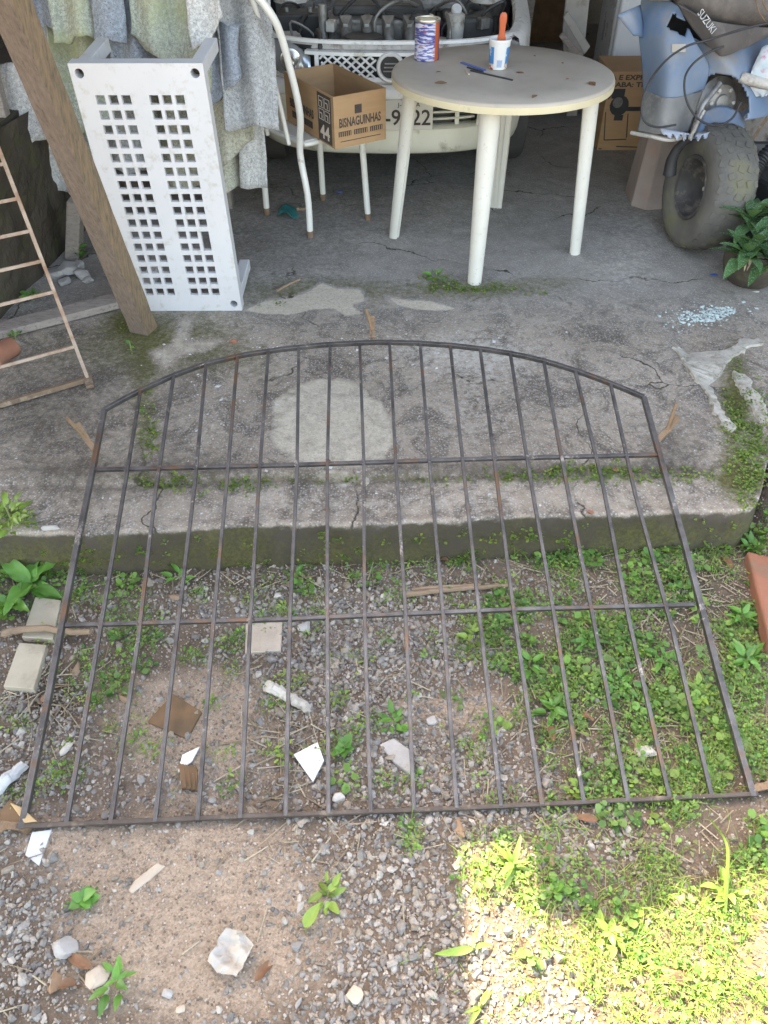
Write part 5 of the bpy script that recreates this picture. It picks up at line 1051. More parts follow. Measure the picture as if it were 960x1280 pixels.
# ------------------------------------------------------------------ loose things on the slab and in the yard
def chunk(name, px_, py_, size, mat, label, cat, h=.5, seed=0, on='g', rot=0.0, sub=2, flat=.0, sharp=.22, lift=0.0):
    """an irregular broken lump sitting on the ground: size = (along, across)"""
    p = gp(px_, py_) if on == 'g' else sp(px_, py_)
    bm = bmesh.new(); r = random.Random(seed + 100)
    for _ in range(17): bm.verts.new(Vector((r.gauss(0, 1), r.gauss(0, 1), r.gauss(0, 1))).normalized() * r.uniform(.82, 1.06))
    hull = bmesh.ops.convex_hull(bm, input=bm.verts); bmesh.ops.delete(bm, geom=[v for v in hull['geom_interior'] if isinstance(v, bmesh.types.BMVert)], context='VERTS')
    bmesh.ops.bevel(bm, geom=list(bm.edges), offset=.07, segments=1, affect='EDGES')
    H = size[1] * h
    for v in bm.verts: v.co = Vector((v.co.x * size[0] / 2, v.co.y * size[1] / 2, v.co.z * H / 2))
    me = bpy.data.meshes.new(name); bm.to_mesh(me); bm.free(); me.materials.append(mat)
    o = bpy.data.objects.new(name, me); COL.objects.link(o); o.location = (p[0], p[1], p[2] + H * .30 + lift); o.rotation_euler = (0, 0, rot); return tag(o, label, cat)
def slabpiece(name, pts, th, mat, label, cat, on='g', tilt=0.0, bevel=.002, dome=0.0, lift=-.004, group=None):
    """flat broken piece from its outline in the photograph"""
    c = np.mean(np.array(pts), 0); f = gp if on == 'g' else sp; z = f(*c)[2] + lift
    P_ = [G(*p, z + th) for p in pts]; P_ = [np.array([p[0], p[1], z + tilt * (p[1] - P_[0][1])]) for p in P_]
    return MB().prism(P_, (0, 0, th)).build(name, mat, bevel=bevel, label=label, cat=cat, group=group)
def stick(name, pts, r, mat, label, cat, on='g', flat=False, lift=0.0):
    f = gp if on == 'g' else sp; Q = [f(*p) for p in pts]; Q = spline(Q, max(10, len(pts) * 5)); Q[:, 2] += r * .8 + lift
    Q += rng.normal(0, r * .12, Q.shape)
    return MB().tube(Q, np.linspace(r, r * .75, len(Q)), 8).build(name, mat, smooth=True, label=label, cat=cat)
slabpiece('cream_tile', [(44, 746), (76, 750), (66, 799), (27, 796)], .022, M['cream'], 'cream stone strip half under the toothed weed leaves', 'stone strip')
slabpiece('cream_tile', [(24, 803), (58, 806), (42, 861), (4, 858)], .026, M['cream'], 'cream stone strip below the brown bark stick', 'stone strip')
stick('bark_stick', [(8, 803), (30, 798), (60, 796), (95, 800), (118, 801)], .011, M['twig'], 'brown bark stick lying across the two cream stone strips', 'stick', lift=.03)
slabpiece('board_square', [(216, 867), (252, 889), (234, 923), (184, 902)], .012, M['brownboard'], 'damp brown square of fibreboard on the sandy soil', 'board')
slabpiece('glass_shard', [(222, 966), (228, 944), (250, 934), (240, 952)], .005, M['whitetile'], 'thin pointed white shard beside the brown fibrous chunk', 'shard', bevel=.0008, lift=.001, tilt=.06)
b = MB()
for i in range(7): a = gp(226 + i * 3.2, 958 + i * .6); c = gp(230 + i * 2.9, 988 + i * .5); b.bar(a + np.array([0, 0, .008]), c + np.array([0, 0, .007 + .003 * (i % 2)]), .0062, .012)
b.build('fibrous_chunk', M['brownboard'], label='ribbed reddish brown wood chunk under the pointed shard', cat='wood chunk')
slabpiece('tile_shard', [(367, 943), (397, 928), (405, 950), (391, 976)], .006, M['whitetile'], 'large four sided glazed white shard amid straw', 'shard', bevel=.0008, lift=.012, tilt=.08)
slabpiece('tile_shard', [(40, 1040), (64, 1037), (48, 1081), (31, 1068)], .006, M['whitetile'], 'white glazed shard just outside the gate corner', 'shard', bevel=.0008, lift=.001, tilt=.06)
slabpiece('stone_wedge', [(474, 930), (492, 922), (512, 936), (516, 970), (494, 954)], .016, M['greystone'], 'grey triangular stone slab under the gate bars', 'stone', bevel=.004)
slabpiece('tile_piece', [(307, 779), (353, 777), (351, 813), (306, 816)], .014, M['tan'], 'pinkish square tile piece with a chipped upper edge', 'tile', bevel=.003)
stick('pale_stick', [(333, 860), (350, 868), (370, 880), (386, 888)], .017, M['pale'], 'fat cream chalky stick lying under the gate bars', 'stick')
stick('grey_pipe', [(-12, 1000), (10, 980), (34, 958)], .018, M['lime'], 'pale grey pipe stub at the yard edge beside the gate', 'pipe')
chunk('pale_stone', 84, 936, (.055, .026), M['pale'], 'small cream oblong stone inside the gate corner', 'stone', .6, 3, rot=1.0)
slabpiece('wood_scrap', [(-6, 1022), (12, 998), (46, 1026), (30, 1040)], .02, M['brownboard'], 'split brown wood scrap under the gate corner', 'wood scrap')
slabpiece('wood_scrap', [(12, 1003), (26, 1008), (46, 1026), (30, 1028)], .028, pm('fresh_yellow_wood', (.52, .36, .19), (.44, .29, .15), 16, .8, .4), 'yellow freshly split wood sliver by the gate corner', 'wood sliver')
stick('wood_lath', [(503, 747), (540, 743), (590, 738), (636, 735)], .009, M['twig'], 'long straight brown lath beside the step foot', 'stick', lift=.006); stick('wood_lath', [(515, 741), (560, 737), (600, 735)], .006, M['twig'], 'thin second lath lying behind the long brown one', 'stick', lift=.01)
tz = float(gz(1.05, 1.45)); P4 = [G(*q, tz + .05) for q in ((934, 688), (985, 700), (995, 812), (962, 800))]
MB().prism([np.array([p[0], p[1], tz - .01]) for p in P4], (0, 0, .06)).build('clay_tile', M['clay'], bevel=.008, label='red fired clay tile among the weeds beside the gate', cat='tile')
chunk('white_lump', 424, 1000, (.036, .032), M['pale'], 'round whitish lump next to the bottom gate rail', 'stone', .7, 8)
chunk('grey_stone', 84, 1186, (.06, .055), M['greystone'], 'mossy grey stone on the sand beside a dry leaf', 'stone', .7, 9)
chunk('tan_stone', 122, 1222, (.06, .05), M['tan'], 'rounded tan stone below the curled dry leaf', 'stone', .5, 10)
slabpiece('flat_stone', [(160, 1112), (168, 1100), (196, 1078), (207, 1082), (186, 1100), (164, 1117)], .010, M['tan'], 'long flat sand coloured stone on bare soil', 'stone', bevel=.003)
chunk('grey_stone', 446, 1246, (.05, .045), M['tan'], 'pale brown broken stone in the grey gravel', 'stone', .6, 12)
chunk('grey_stone', 226, 1262, (.022, .02), M['tan'], 'small round tan pebble on the sand', 'pebble', .7, 13); chunk('blue_stone', 210, 1243, (.026, .024), M['greystone'], 'blue grey pebble left of the crumpled paper', 'pebble', .7, 14)
chunk('grey_stone', 540, 902, (.034, .03), M['greystone'], 'round grey pebble beside the sandy strip', 'pebble', .7, 15); chunk('pale_stone', 383, 786, (.06, .045), M['greystone'], 'rounded grey cobble near the pinkish tile', 'stone', .6, 16)
chunk('white_stone', 806, 942, (.07, .045), M['pale'], 'white triangular stone among the clover', 'stone', .5, 17); chunk('pale_stone', 348, 748, (.03, .03), M['pale'], 'small round cream stone at the step foot', 'stone', .8, 18)
chunk('stone_chip', 65, 661, (.065, .03), M['pale'], 'whitish stone flake on the left end of the step', 'stone', .4, 19, 's')
chunk('brick_chip', 292, 428, (.045, .035), M['clay'], 'orange brick chip on the slab behind the gate arch', 'brick chip', .5, 20, 's'); chunk('brick_chip', 738, 641, (.026, .022), M['clay'], 'small orange brick chip on the edge of the step', 'brick chip', .6, 21, 's')
chunk('brick_chip', 770, 588, (.03, .02), M['clay'], 'brick chip lying in the mossy joint', 'brick chip', .5, 22, 's'); chunk('stone_chip', 205, 431, (.014, .012), M['greystone'], 'tiny grey stone below the timber beam', 'pebble', .7, 23, 's')
chunk('blue_scrap', 892, 344, (.04, .03), M['bluep'], 'small blue plastic scrap on the concrete before the tyre', 'plastic scrap', .3, 24, 's'); chunk('white_chip', 945, 365, (.035, .015), M['pale'], 'little white chip below the dark pot', 'chip', .5, 25, 's')
chunk('dirt_clod', 838, 1212, (.085, .075), M['brownboard'], 'brown clod of earth in the sunlit weeds', 'clod', .5, 26); chunk('mortar_lump', 170, 352, (.3, .12), M['greystone'], 'grey rubble lump behind the lattice bench', 'rubble', .4, 28, 's') if False else None
[chunk('rubble_stone', px_, py_, (w_, w_ * .75), M['greystone'], ('squat grey rubble stone nearest the mossy wall', 'largest grey rubble stone at the foot of the stake', 'grey rubble stone on the timber beam side of the stake', 'small rubble stone in front of the largest one', 'rubble stone tucked behind the largest one', 'smallest rubble stone close to the timber beam')[i_], 'rubble', .6, 40 + i_, 's', rot=i_ * 1.3)['label'] and tag(COL.objects[-1], group='rubble heaped at the stake foot') for i_, (px_, py_, w_) in enumerate(((72, 345, .12), (88, 340, .15), (104, 346, .11), (84, 354, .09), (98, 336, .10), (112, 352, .07)))]; chunk('mortar_lump', 456, 603, (.035, .05), M['mortar'], 'greenish mortar lump on the step behind the gate', 'mortar lump', .4, 29, 's')
# crumpled paper
b = MB(); pc = gp(291, 1196)
def pf(u, v):
    x = (u - .5) * .075; y = (v - .5) * .085 * (1 - .5 * abs(u - .45)); a = -.5; f_ = .026 * abs(u - .45 + .2 * v) + .010 * abs(math.sin(v * 5 + u * 2)) + .006 * (u + v)
    return pc + np.array([x * math.cos(a) - y * math.sin(a), x * math.sin(a) + y * math.cos(a), .004 + f_])
b.grid(lambda u, v: pf(u + .12 * (float(vnoise(u, v, .22, 5)) - .5), v) + np.array([0, 0, .022 * (float(vnoise(u, v, .17, 8)) - .3)]), 22, 22); b.build('crumpled_paper', M['paper'], solid=.0012, label='crumpled dirty white paper on the sand', cat='paper')
# teal and blue plastic on the slab
b = MB(); pc2 = sp(362, 268); b.grid(lambda u, v: pc2 + np.array([(u - .5) * .11 * (1 - .45 * v), (v - .5) * .13 - .06 * (u - .5), .006 + .03 * abs(math.sin(u * 4 + v * 3)) * (1 - v) + .012 * v]), 12, 12)
b.build('plastic_scrap', M['teal'], solid=.002, smooth=True, label='crumpled teal plastic scrap between the chair legs', cat='plastic scrap')
chunk('blue_scrap', 424, 240, (.05, .025), M['bluep'], 'small blue plastic bit under the car nose', 'plastic scrap', .3, 31, 's')
stick('twig', [(346, 365), (360, 357), (375, 350)], .006, M['twig'], 'brown twig on the mossy slab behind the gate', 'twig', 's'); stick('twig', [(371, 264), (382, 263)], .010, M['twig'], 'short pale stick by the teal scrap', 'stick', 's')
# dry leaves
dm = [leaf_mesh('dry_leaf', .07, .022, M['dryleaf'], .6, 1.1, wave=.16), leaf_mesh('dry_leaf', .06, .03, pm('pale_dry_leaf', (.30, .20, .125), (.22, .14, .09), 30, .85, .4, dirt=(.13, .085, .055)), .4, -1.0, wave=.18)]
for i, (a, az, s, lb) in enumerate((((118, 1212), 1.2, 1.0, 'curled reddish dry leaf beside the mossy grey stone'), ((66, 1246), .3, 1.1, 'folded tan dry leaf at the sand edge'), ((75, 1238), -1.2, .9, 'brown dry leaf touching the folded tan one'), ((690, 1086), .1, 1.0, 'upright brown dry leaf at the edge of the sun patch'), ((745, 1030), 1.3, .8, 'reddish dry leaf outside the gate bottom rail'), ((212, 748), -1.4, .9, 'orange dry leaf near the step foot'), ((130, 770), .6, .8, 'small brown leaf behind the middle gate bar'), ((100, 832), 2.6, .9, 'reddish leaf beside the lower cream strip'), ((70, 876), 1.8, .9, 'dark red leaf scrap under the gate side rail'), ((840, 745), 1.4, .8, 'tan dry leaf under the right end of the middle bar'), ((912, 715), .15, .9, 'narrow brown leaf pointing up by the clay tile'), ((800, 922), 2.6, .8, 'tan dry leaf above the white triangular stone'), ((690, 930), .2, 1.1, 'long grey dead leaf among the clover'), ((632, 755), .3, .7, 'rusty dry leaf under the long brown lath'), ((740, 905), 1.0, .8, 'twisted brown leaf beside a gate bar'), ((580, 1050), .2, .9, 'brown leaf at the top of the sun patch'), ((320, 1230), -.6, .9, 'dark brown leaf strip beside the crumpled paper'), ((855, 1120), 2.0, .7, 'small brown leaf in the shaded grass'), ((560, 706), 1.0, .8, 'withered leaf at the foot of the step'), ((165, 880), 1.1, .7, 'grey brown leaf on the soil beside the gate side rail'))):
    p = gp(*a); o = bpy.data.objects.new('dry_leaf', dm[i % 2]); COL.objects.link(o); o.location = (p[0], p[1], p[2] + .016); o.rotation_euler = (random.uniform(-.1, .25), random.uniform(-.3, .3), az); o.scale = (s, s, s); tag(o, lb, 'dry leaf', 'dry leaves lying about the yard')
# ------------------------------------------------------------------ weeds that stand out
lA = leaf_mesh('leaf', .065, .030, M['leaf_a'], .35, .3); lB = leaf_mesh('leaf', .055, .028, M['leaf_b'], .3, .3); lC = leaf_mesh('leaf', .13, .05, M['leaf_a'], .35, .4, wave=.10, n=12); lD = leaf_mesh('leaf', .14, .032, M['leaf_b'], .5, .4)
lE = leaf_mesh('leaf', .03, .024, M['leaf_a'], .3, .25)
lF = leaf_mesh('leaf', .03, .017, M['leaf_b'], .4, .3, n=5)
def weed(a, me, n, s, elev, label, on='g', h=.02, stems=True):
    p = gp(*a) if on == 'g' else sp(*a); w = thing('weed_plant', p, label, 'weed')
    if stems: MB().tube([p - np.array([0, 0, .004]), p + np.array([.002, .001, h])], [.003, .002], 6).build('stem', M['stem'], w)
    big = me in (lA, lB) and n > 1
    if big: n = int(n * 1.9); s = s * .54
    for i in range(n):
        az = i * 2.4 + random.uniform(-.5, .5); sp_ = random.uniform(0, .028) if big else (.06 * math.sqrt(random.random()) if me is lF else 0.0)
        put_leaf(w, me, p + np.array([-math.sin(az) * sp_, math.cos(az) * sp_, h * (.2 + .8 * random.random())]), az + random.uniform(-.6, .6), elev + random.uniform(-.35, .35), s * random.uniform(.55, 1.25), random.uniform(-.5, .5))
for a, me, n, s, e, lb, on in (
    ((42, 736), lC, 9, 1.0, .35, 'broad toothed weed growing over the cream stone strip', 'g'), ((70, 690), lC, 4, .9, .5, 'long leaved weed at the left end of the step', 'g'),
    ((16, 655), lF, 60, 1.0, .5, 'light green fern-like clump on the left end of the step', 's'), ((8, 700), lF, 60, 1.0, .6, 'yellow green feathery clump under the step beside the toothed weed', 'g'), ((62, 692), lF, 50, .9, .6, 'small feathery clump between the step and the cream strip', 'g'), ((20, 760), lC, 7, .8, .4, 'toothed weed below the feathery clump', 'g'),
    ((410, 1120), lB, 7, 1.0, .35, 'yellow green seedling between sand and grey gravel', 'g'), ((382, 1165), lB, 1, .9, .2, 'single fallen green leaf below the yellow green seedling', 'g'), ((148, 1232), lA, 6, .9, .4, 'dark green seedling beside the tan stone', 'g'),
    ((108, 1128), lE, 16, .9, .5, 'compact round clump of light clover on the sand', 'g'), ((430, 940), lE, 12, 1.0, .5, 'clover clump right of the large white shard', 'g'), ((492, 908), lA, 6, .9, .4, 'green weed above the grey triangular slab', 'g'),
    ((225, 725), lA, 5, .9, .5, 'green weed sprouting near the orange dry leaf', 'g'), ((370, 725), lA, 4, .9, .6, 'weed seedling at the step foot behind the bars', 'g'), ((510, 690), lA, 5, 1.0, .8, 'tall green weed against the step face', 'g'),
    ((590, 800), lB, 8, 1.0, .5, 'bright weed beside the gravel strip under the middle bar', 'g'), ((660, 835), lA, 9, 1.1, .4, 'leafy weed left of the long grey dead leaf', 'g'), ((690, 890), lA, 8, 1.0, .4, 'dark leafy weed among the clover', 'g'),
    ((735, 805), lA, 9, 1.0, .4, 'round leaved weed below the right half of the middle bar', 'g'), ((775, 860), lA, 8, 1.0, .4, 'pale leafy weed under the right gate bars', 'g'), ((830, 830), lA, 8, .9, .5, 'bushy weed near the right side rail', 'g'), ((870, 870), lB, 8, 1.0, .5, 'light green weed between the last gate bars', 'g'),
    ((930, 830), lA, 8, 1.2, .4, 'big leaved weed below the clay tile', 'g'), ((925, 775), lA, 7, 1.0, .5, 'weed sprig beside the clay tile', 'g'), ((940, 690), lA, 7, 1.0, .7, 'weed tuft over the right end of the step', 'g'), ((845, 690), lA, 5, .9, .5, 'seedling in front of the right step end', 'g'), ((700, 690), lA, 6, .9, .6, 'weed at the step face behind the right bars', 'g'),
    ((640, 1085), lD, 9, .42, .6, 'sunlit broad weed at the top of the sun patch', 'g'), ((590, 1190), lD, 4, .55, .2, 'long leaved plant lying in the sun patch edge', 'g'), ((600, 1260), lD, 4, .4, .3, 'low sunlit plant at the gravel edge', 'g'), ((905, 1120), lB, 8, 1.0, .5, 'sunlit weed beside the curved grass stalk', 'g'), ((760, 1170), lB, 8, .9, .5, 'bright sunlit weed tuft amid grass', 'g'),
    ((545, 348), lA, 4, 1.0, .7, 'small green weed on the slab by the table leg', 's'), ((20, 425), lA, 4, .9, .6, 'green sprout beside the clay pipe piece', 's'), ((130, 318), lE, 14, 1.4, .6, 'green weed clump behind the timber beam', 's'), ((60, 320), lE, 14, 1.6, .7, 'leafy weed at the foot of the mossy wall', 's'), ((40, 375), lA, 10, 1.0, .6, 'broad green weed behind the rusty grille', 's'), ((100, 325), lE, 12, 1.4, .6, 'weed tuft at the foot of the stake', 's'), ((165, 442), lE, 5, .7, .5, 'tiny yellow green weed on the slab near the beam foot', 's')):
    weed(a, me, n, s, e, lb, on, .07 if me is lF else .05 if on == 's' and me is lE else .03)
b = MB(); q = [gp(905, 1150), gp(900, 1110), gp(895, 1075), gp(880, 1040)]; Q = spline([q[0], q[1] + np.array([0, 0, .05]), q[2] + np.array([0, 0, .08]), q[3] + np.array([0, 0, .06])], 20)
b.tube(Q, np.linspace(.006, .002, 20), 6); b.build('grass_stalk', M['leaf_b'], smooth=True, label='curved yellow green grass stalk at the edge of the shade', cat='grass stalk')

# ------------------------------------------------------------------ gravel, crumbs, ground cover, grass, straw
def cand(n, x0=-1.75, x1=1.75, y0=.1, y1=2.05):
    x = rng.uniform(x0, x1, n); y = rng.uniform(y0, y1, n); k = y < y_edge(x) + .01; x, y = x[k], y[k]; z = gz(x, y); a, c = proj(x, y, z); return x, y, z, a, c
GRAV = [(-120, 950, 150, 180, .5), (1150, 1000, 150, 200, .4), (-60, 1180, 120, 120, .6), (480, 880, 170, 120, .9), (480, 1150, 85, 150, 1.3), (640, 1220, 130, 100, 1.2), (50, 1170, 55, 90, .7), (420, 760, 300, 30, .6), (60, 930, 70, 60, .6), (620, 970, 70, 60, 1.0), (700, 1050, 120, 40, .8), (520, 810, 120, 40, .6), (340, 1130, 40, 30, .2), (520, 1270, 120, 60, 1.0), (230, 980, 100, 30, .45), (750, 930, 40, 40, .5)]
WEED = [(1060, 830, 110, 190, .9), (1120, 1120, 150, 130, .9), (-90, 760, 90, 60, .9), (-160, 1000, 120, 120, .4), (720, 900, 110, 90, .6), (880, 850, 110, 120, .7), (930, 560, 40, 60, .8), (320, 745, 90, 14, .5), (180, 780, 60, 40, .5), (640, 760, 60, 30, .5), (760, 880, 150, 120, 1.1), (900, 780, 90, 130, 1.2), (640, 850, 50, 60, .6), (890, 960, 100, 60, 1.1), (830, 1180, 180, 90, 1.1), (640, 1110, 45, 50, 1.0), (900, 1040, 120, 45, 1.0), (760, 695, 200, 25, 1.0), (150, 855, 60, 32, 1.1), (130, 740, 60, 25, .5), (235, 845, 32, 22, .8), (10, 680, 55, 60, 1.4), (450, 970, 40, 45, .5), (300, 722, 230, 14, .5), (540, 702, 60, 22, .6), (110, 1128, 22, 20, .5), (515, 1040, 18, 20, .8), (590, 790, 25, 40, .6), (720, 800, 60, 40, .7), (210, 800, 50, 30, .5), (950, 640, 40, 60, 1.2), (640, 1270, 30, 20, .6), (215, 1010, 14, 14, .5), (150, 1020, 12, 10, .5), (720, 1030, 120, 18, .6)]
TUFT = [(1080, 1000, 140, 200, .7), (760, 1200, 130, 60, .9), (880, 1180, 110, 80, .8), (620, 1090, 40, 50, .8), (760, 830, 120, 90, .5), (700, 1080, 60, 30, .6), (700, 1110, 90, 50, .9), (820, 1150, 160, 80, 1.1), (640, 1100, 40, 50, .9), (850, 985, 70, 35, 1.0), (900, 900, 70, 90, .6), (700, 930, 30, 50, .8), (520, 1035, 20, 20, .9), (860, 700, 120, 20, .7), (600, 700, 80, 15, .5), (760, 1240, 150, 60, .9), (920, 1220, 90, 80, .9), (15, 690, 50, 50, .6)]
ico = bmesh.new(); bmesh.ops.create_icosphere(ico, subdivisions=1, radius=1.0); ico.verts.ensure_lookup_table(); IV = np.array([v.co[:] for v in ico.verts]); IF = np.array([[v.index for v in f.verts] for f in ico.faces]); ico.free()
x, y, z, a, c = cand(190000); dn_ = (blobs(a, c, GRAV) * (.35 + 1.2 * fbm(x, y, .16, 91)) + .09) * np.clip(1 - .72 * blobs(a, c, SAND), .12, 1); k = rng.uniform(0, 1, len(x)) < np.clip(dn_, 0, 1) * .74 * np.clip(1.1 - .6 * blobs(a, c, WEED), .15, 1)
x, y, z = x[k], y[k], z[k]; n = len(x); s = np.clip(rng.lognormal(-5.3, .42, n), .0028, .015)
sc = s[:, None] * np.stack([rng.uniform(.75, 1.3, n), rng.uniform(.6, 1.0, n), rng.uniform(.45, .8, n)], -1)
kv = IV.copy()
V1, F1 = scatter(kv, IF, np.stack([x, y, z + s * rng.uniform(-.25, .38, n)], -1), rot_rand(n), sc, .33)
base_c = np.array([1.0, .94, .86]) * np.array([[.36, .35, .345], [.30, .295, .30], [.42, .405, .39], [.40, .355, .31], [.24, .235, .235], [.50, .485, .47], [.37, .33, .285]])
tc_ = base_c[rng.integers(0, len(base_c), n)] * rng.uniform(.6, 1.02, (n, 1)); o = fast_mesh('gravel', V1, F1, M['stone'], np.repeat(tc_, len(IV), 0)); tag(o, 'grey crushed stone gravel spread over the yard', 'gravel', kind='stuff')
x, y, z, a, c = cand(90000); k = rng.uniform(0, 1, len(x)) < .75; x, y, z = x[k], y[k], z[k]; n = len(x); s = rng.uniform(.0012, .0042, n)
OV = np.array([[1, 0, 0], [-1, 0, 0], [0, 1, 0], [0, -1, 0], [0, 0, 1], [0, 0, -1.]]); OF = np.array([[0, 2, 4], [2, 1, 4], [1, 3, 4], [3, 0, 4], [2, 0, 5], [1, 2, 5], [3, 1, 5], [0, 3, 5]])
V1, F1 = scatter(OV, OF, np.stack([x, y, z + s * .3], -1), rot_rand(n), s[:, None] * rng.uniform(.7, 1.2, (n, 3)), .2)
tc_ = np.array([[.40, .31, .23], [.30, .235, .18], [.20, .155, .12], [.48, .42, .36]])[rng.integers(0, 4, n)] * rng.uniform(.8, 1.2, (n, 1)); o = fast_mesh('soil_crumbs', V1, F1, M['stone'], np.repeat(tc_, 6, 0)); tag(o, 'loose crumbs of sandy soil over the yard', 'soil', kind='stuff')
def bare(x, y, a, c):
    lf = np.where(c > 1135, sst(610, 720, a + 60 * (fbm(x, y, .08, 311) - .5)), 1.0)
    m_ = fbm(x, y, .17, 301, 5) * .65 + fbm(x, y, .055, 302, 3) * .35; s_ = np.clip(blobs(a, c, [(760, 1190, 200, 90, 1.0)]), 0, 1); return lf * sst(.53 + .08 * s_, .43 + .08 * s_, m_)
# ground-cover leaves: sprigs of small round leaves
LV = np.array([[0, 0, 0], [-.42, .35, .06], [.42, .35, .06], [0, .5, -.04], [-.36, .78, .03], [.36, .78, .03], [0, 1, -.08]]); LF = np.array([[0, 3, 1], [0, 2, 3], [1, 3, 4], [3, 2, 5], [4, 3, 6], [3, 5, 6]])
def sprigs(x, y, z, per, size, hgt, spread):
    n = len(x); xx = np.repeat(x, per); yy = np.repeat(y, per); zz_ = np.repeat(z, per); m = n * per; az = rng.uniform(0, 6.283, m); r = spread * np.sqrt(rng.uniform(0, 1, m))
    pos = np.stack([xx + r * np.cos(az), yy + r * np.sin(az), zz_ + rng.uniform(.1, 1, m) * hgt], -1)
    el = rng.normal(.25, .4, m); ca, sa = np.cos(az - 1.5708), np.sin(az - 1.5708); ce, se = np.cos(el), np.sin(el); O = np.zeros(m)
    R = np.array([[ca, -sa * ce, sa * se], [sa, ca * ce, -ca * se], [O, se, ce]]).transpose(2, 0, 1); s_ = size * rng.uniform(.6, 1.4, m)
    return pos, R, np.stack([s_] * 3, -1)
x, y, z, a, c = cand(46000); wd_ = blobs(a, c, WEED) * np.clip((fbm(x, y, .11, 71) - .28) * 4.2, 0, 1.2); k = rng.uniform(0, 1, len(x)) < np.clip(wd_ - .15, 0, 1) * .50 * bare(x, y, a, c) * (1 - .7 * np.clip(blobs(a, c, [(760, 1180, 220, 110, 1.0)]), 0, 1)); x, y, z = x[k], y[k], z[k]
pos, R, s_ = sprigs(x, y, z, 8, .0090, .026, .020); s_ = s_ * np.repeat(rng.choice([.6, .9, 1.2, 2.1], len(x), p=[.38, .32, .2, .1]), 8)[:, None]; V1, F1 = scatter(LV, LF, pos, R, s_)
m = len(pos); gcol = np.array([[.12, .265, .06], [.175, .335, .08], [.085, .195, .05], [.235, .37, .09], [.16, .26, .085]]); tc_ = np.repeat(gcol[rng.integers(0, 5, m // 8)], 8, 0) * rng.uniform(.8, 1.25, (m, 1))
T1 = np.repeat(tc_, len(LV), 0)
x, y, z, a, c = cand(70000); wd_ = (blobs(a, c, WEED) + blobs(a, c, [(760, 1180, 220, 100, .6)])) * np.clip((fbm(x, y, .09, 171) - .30) * 4.0, 0, 1.2); k = rng.uniform(0, 1, len(x)) < np.maximum(np.clip(wd_ - .12, 0, 1) * .34 * bare(x, y, a, c), .30 * (fbm(x, y, .07, 333) > .635) * (c < 1010)); x, y, z = x[k], y[k], z[k]
LV2 = LV * np.array([.55, 1, 1]); pos, R, s_ = sprigs(x, y, z, 9, .0078, .022, .016); s_ = s_ * np.repeat(rng.choice([.7, 1.0, 1.5], len(x), p=[.45, .4, .15]), 9)[:, None]; V2, F2 = scatter(LV2, LF, pos, R, s_)
m = len(pos); tb = np.repeat(np.array([[.14, .28, .06], [.20, .35, .08], [.10, .215, .05], [.26, .38, .09], [.24, .27, .12]])[rng.integers(0, 5, m // 9)], 9, 0) * rng.uniform(.75, 1.25, (m, 1))
V1, F1, T1 = np.r_[V1, V2], np.r_[F1, F2 + len(V1)], np.r_[T1, np.repeat(tb, len(LV), 0)]
o = fast_mesh('ground_cover', V1, F1, M['leafs'], T1, True); tag(o, 'low clover and chickweed ground cover in the yard', 'ground cover', kind='stuff')
# moss and tiny weeds on the slab
xs_, ys_ = rng.uniform(-1.7, 1.75, 90000), rng.uniform(1.58, 3.3, 90000); kk = ys_ > y_edge(xs_) + .01; xs_, ys_ = xs_[kk], ys_[kk]; jx = np.clip(np.searchsorted(xs2, xs_), 0, len(xs2) - 1); jt = np.clip(np.searchsorted(ts, ys_ - y_edge(xs_)), 0, len(ts) - 1); zs_ = Z2[jt, jx]
a, c = proj(xs_, ys_, zs_); MO = [(190, 545, 10, 26, 1.0), (182, 500, 8, 25, .6), (210, 604, 32, 10, 1.3), (300, 610, 26, 7, .9), (255, 620, 20, 5, .4), (700, 592, 85, 9, 1.0), (760, 590, 30, 10, .9), (850, 598, 40, 8, .5), (920, 510, 16, 50, .7), (935, 590, 26, 40, 1.0), (560, 360, 60, 8, .3), (545, 350, 22, 8, .8), (600, 362, 60, 6, .4), (330, 380, 30, 8, .2), (15, 655, 30, 18, 1.2), (60, 680, 30, 15, .6), (160, 408, 25, 8, .4), (480, 605, 420, 6, .22), (950, 560, 14, 60, .8), (300, 360, 20, 8, .3), (670, 368, 60, 5, .3)]
k = rng.uniform(0, 1, len(a)) < np.clip(blobs(a, c, MO) * (.3 + 1.2 * fbm(xs_, ys_, .06, 73)) - .1, 0, 1) * .45; xs_, ys_, zs_ = xs_[k], ys_[k], zs_[k]
pos, R, s_ = sprigs(xs_, ys_, zs_, 5, .0075, .012, .010); V1, F1 = scatter(LV, LF, pos, R, s_); m = len(pos); tc_ = np.array([[.15, .24, .05], [.11, .19, .045], [.21, .28, .06]])[rng.integers(0, 3, m)] * rng.uniform(.8, 1.2, (m, 1))
o = fast_mesh('slab_moss', V1, F1, M['leafs'], np.repeat(tc_, len(LV), 0), True); tag(o, 'small moss and weed tufts growing in the slab joints', 'moss', kind='stuff')
# tufts on the step face
xf = rng.uniform(-1.2, 1.1, 1500); zf = -.02 - .16 * rng.uniform(0, 1, 1500) ** .7; kf = rng.uniform(0, 1, 1500) < .04 + .5 * (fbm(xf, zf, .08, 75) > .63); xf, zf = xf[kf], zf[kf]; yf = y_edge(xf) - .002
pos, R, s_ = sprigs(xf, yf, zf, 5, .009, .008, .010); pos[:, 1] = np.minimum(pos[:, 1], y_edge(pos[:, 0]) + .002); V1, F1 = scatter(LV, LF, pos, R, s_); m = len(pos); tc_ = np.array([[.15, .24, .05], [.11, .19, .045], [.21, .28, .06]])[rng.integers(0, 3, m)]
o = fast_mesh('step_moss', V1, F1, M['leafs'], np.repeat(tc_, len(LV), 0), True); tag(o, 'moss tufts on the front face of the step', 'moss', kind='stuff')
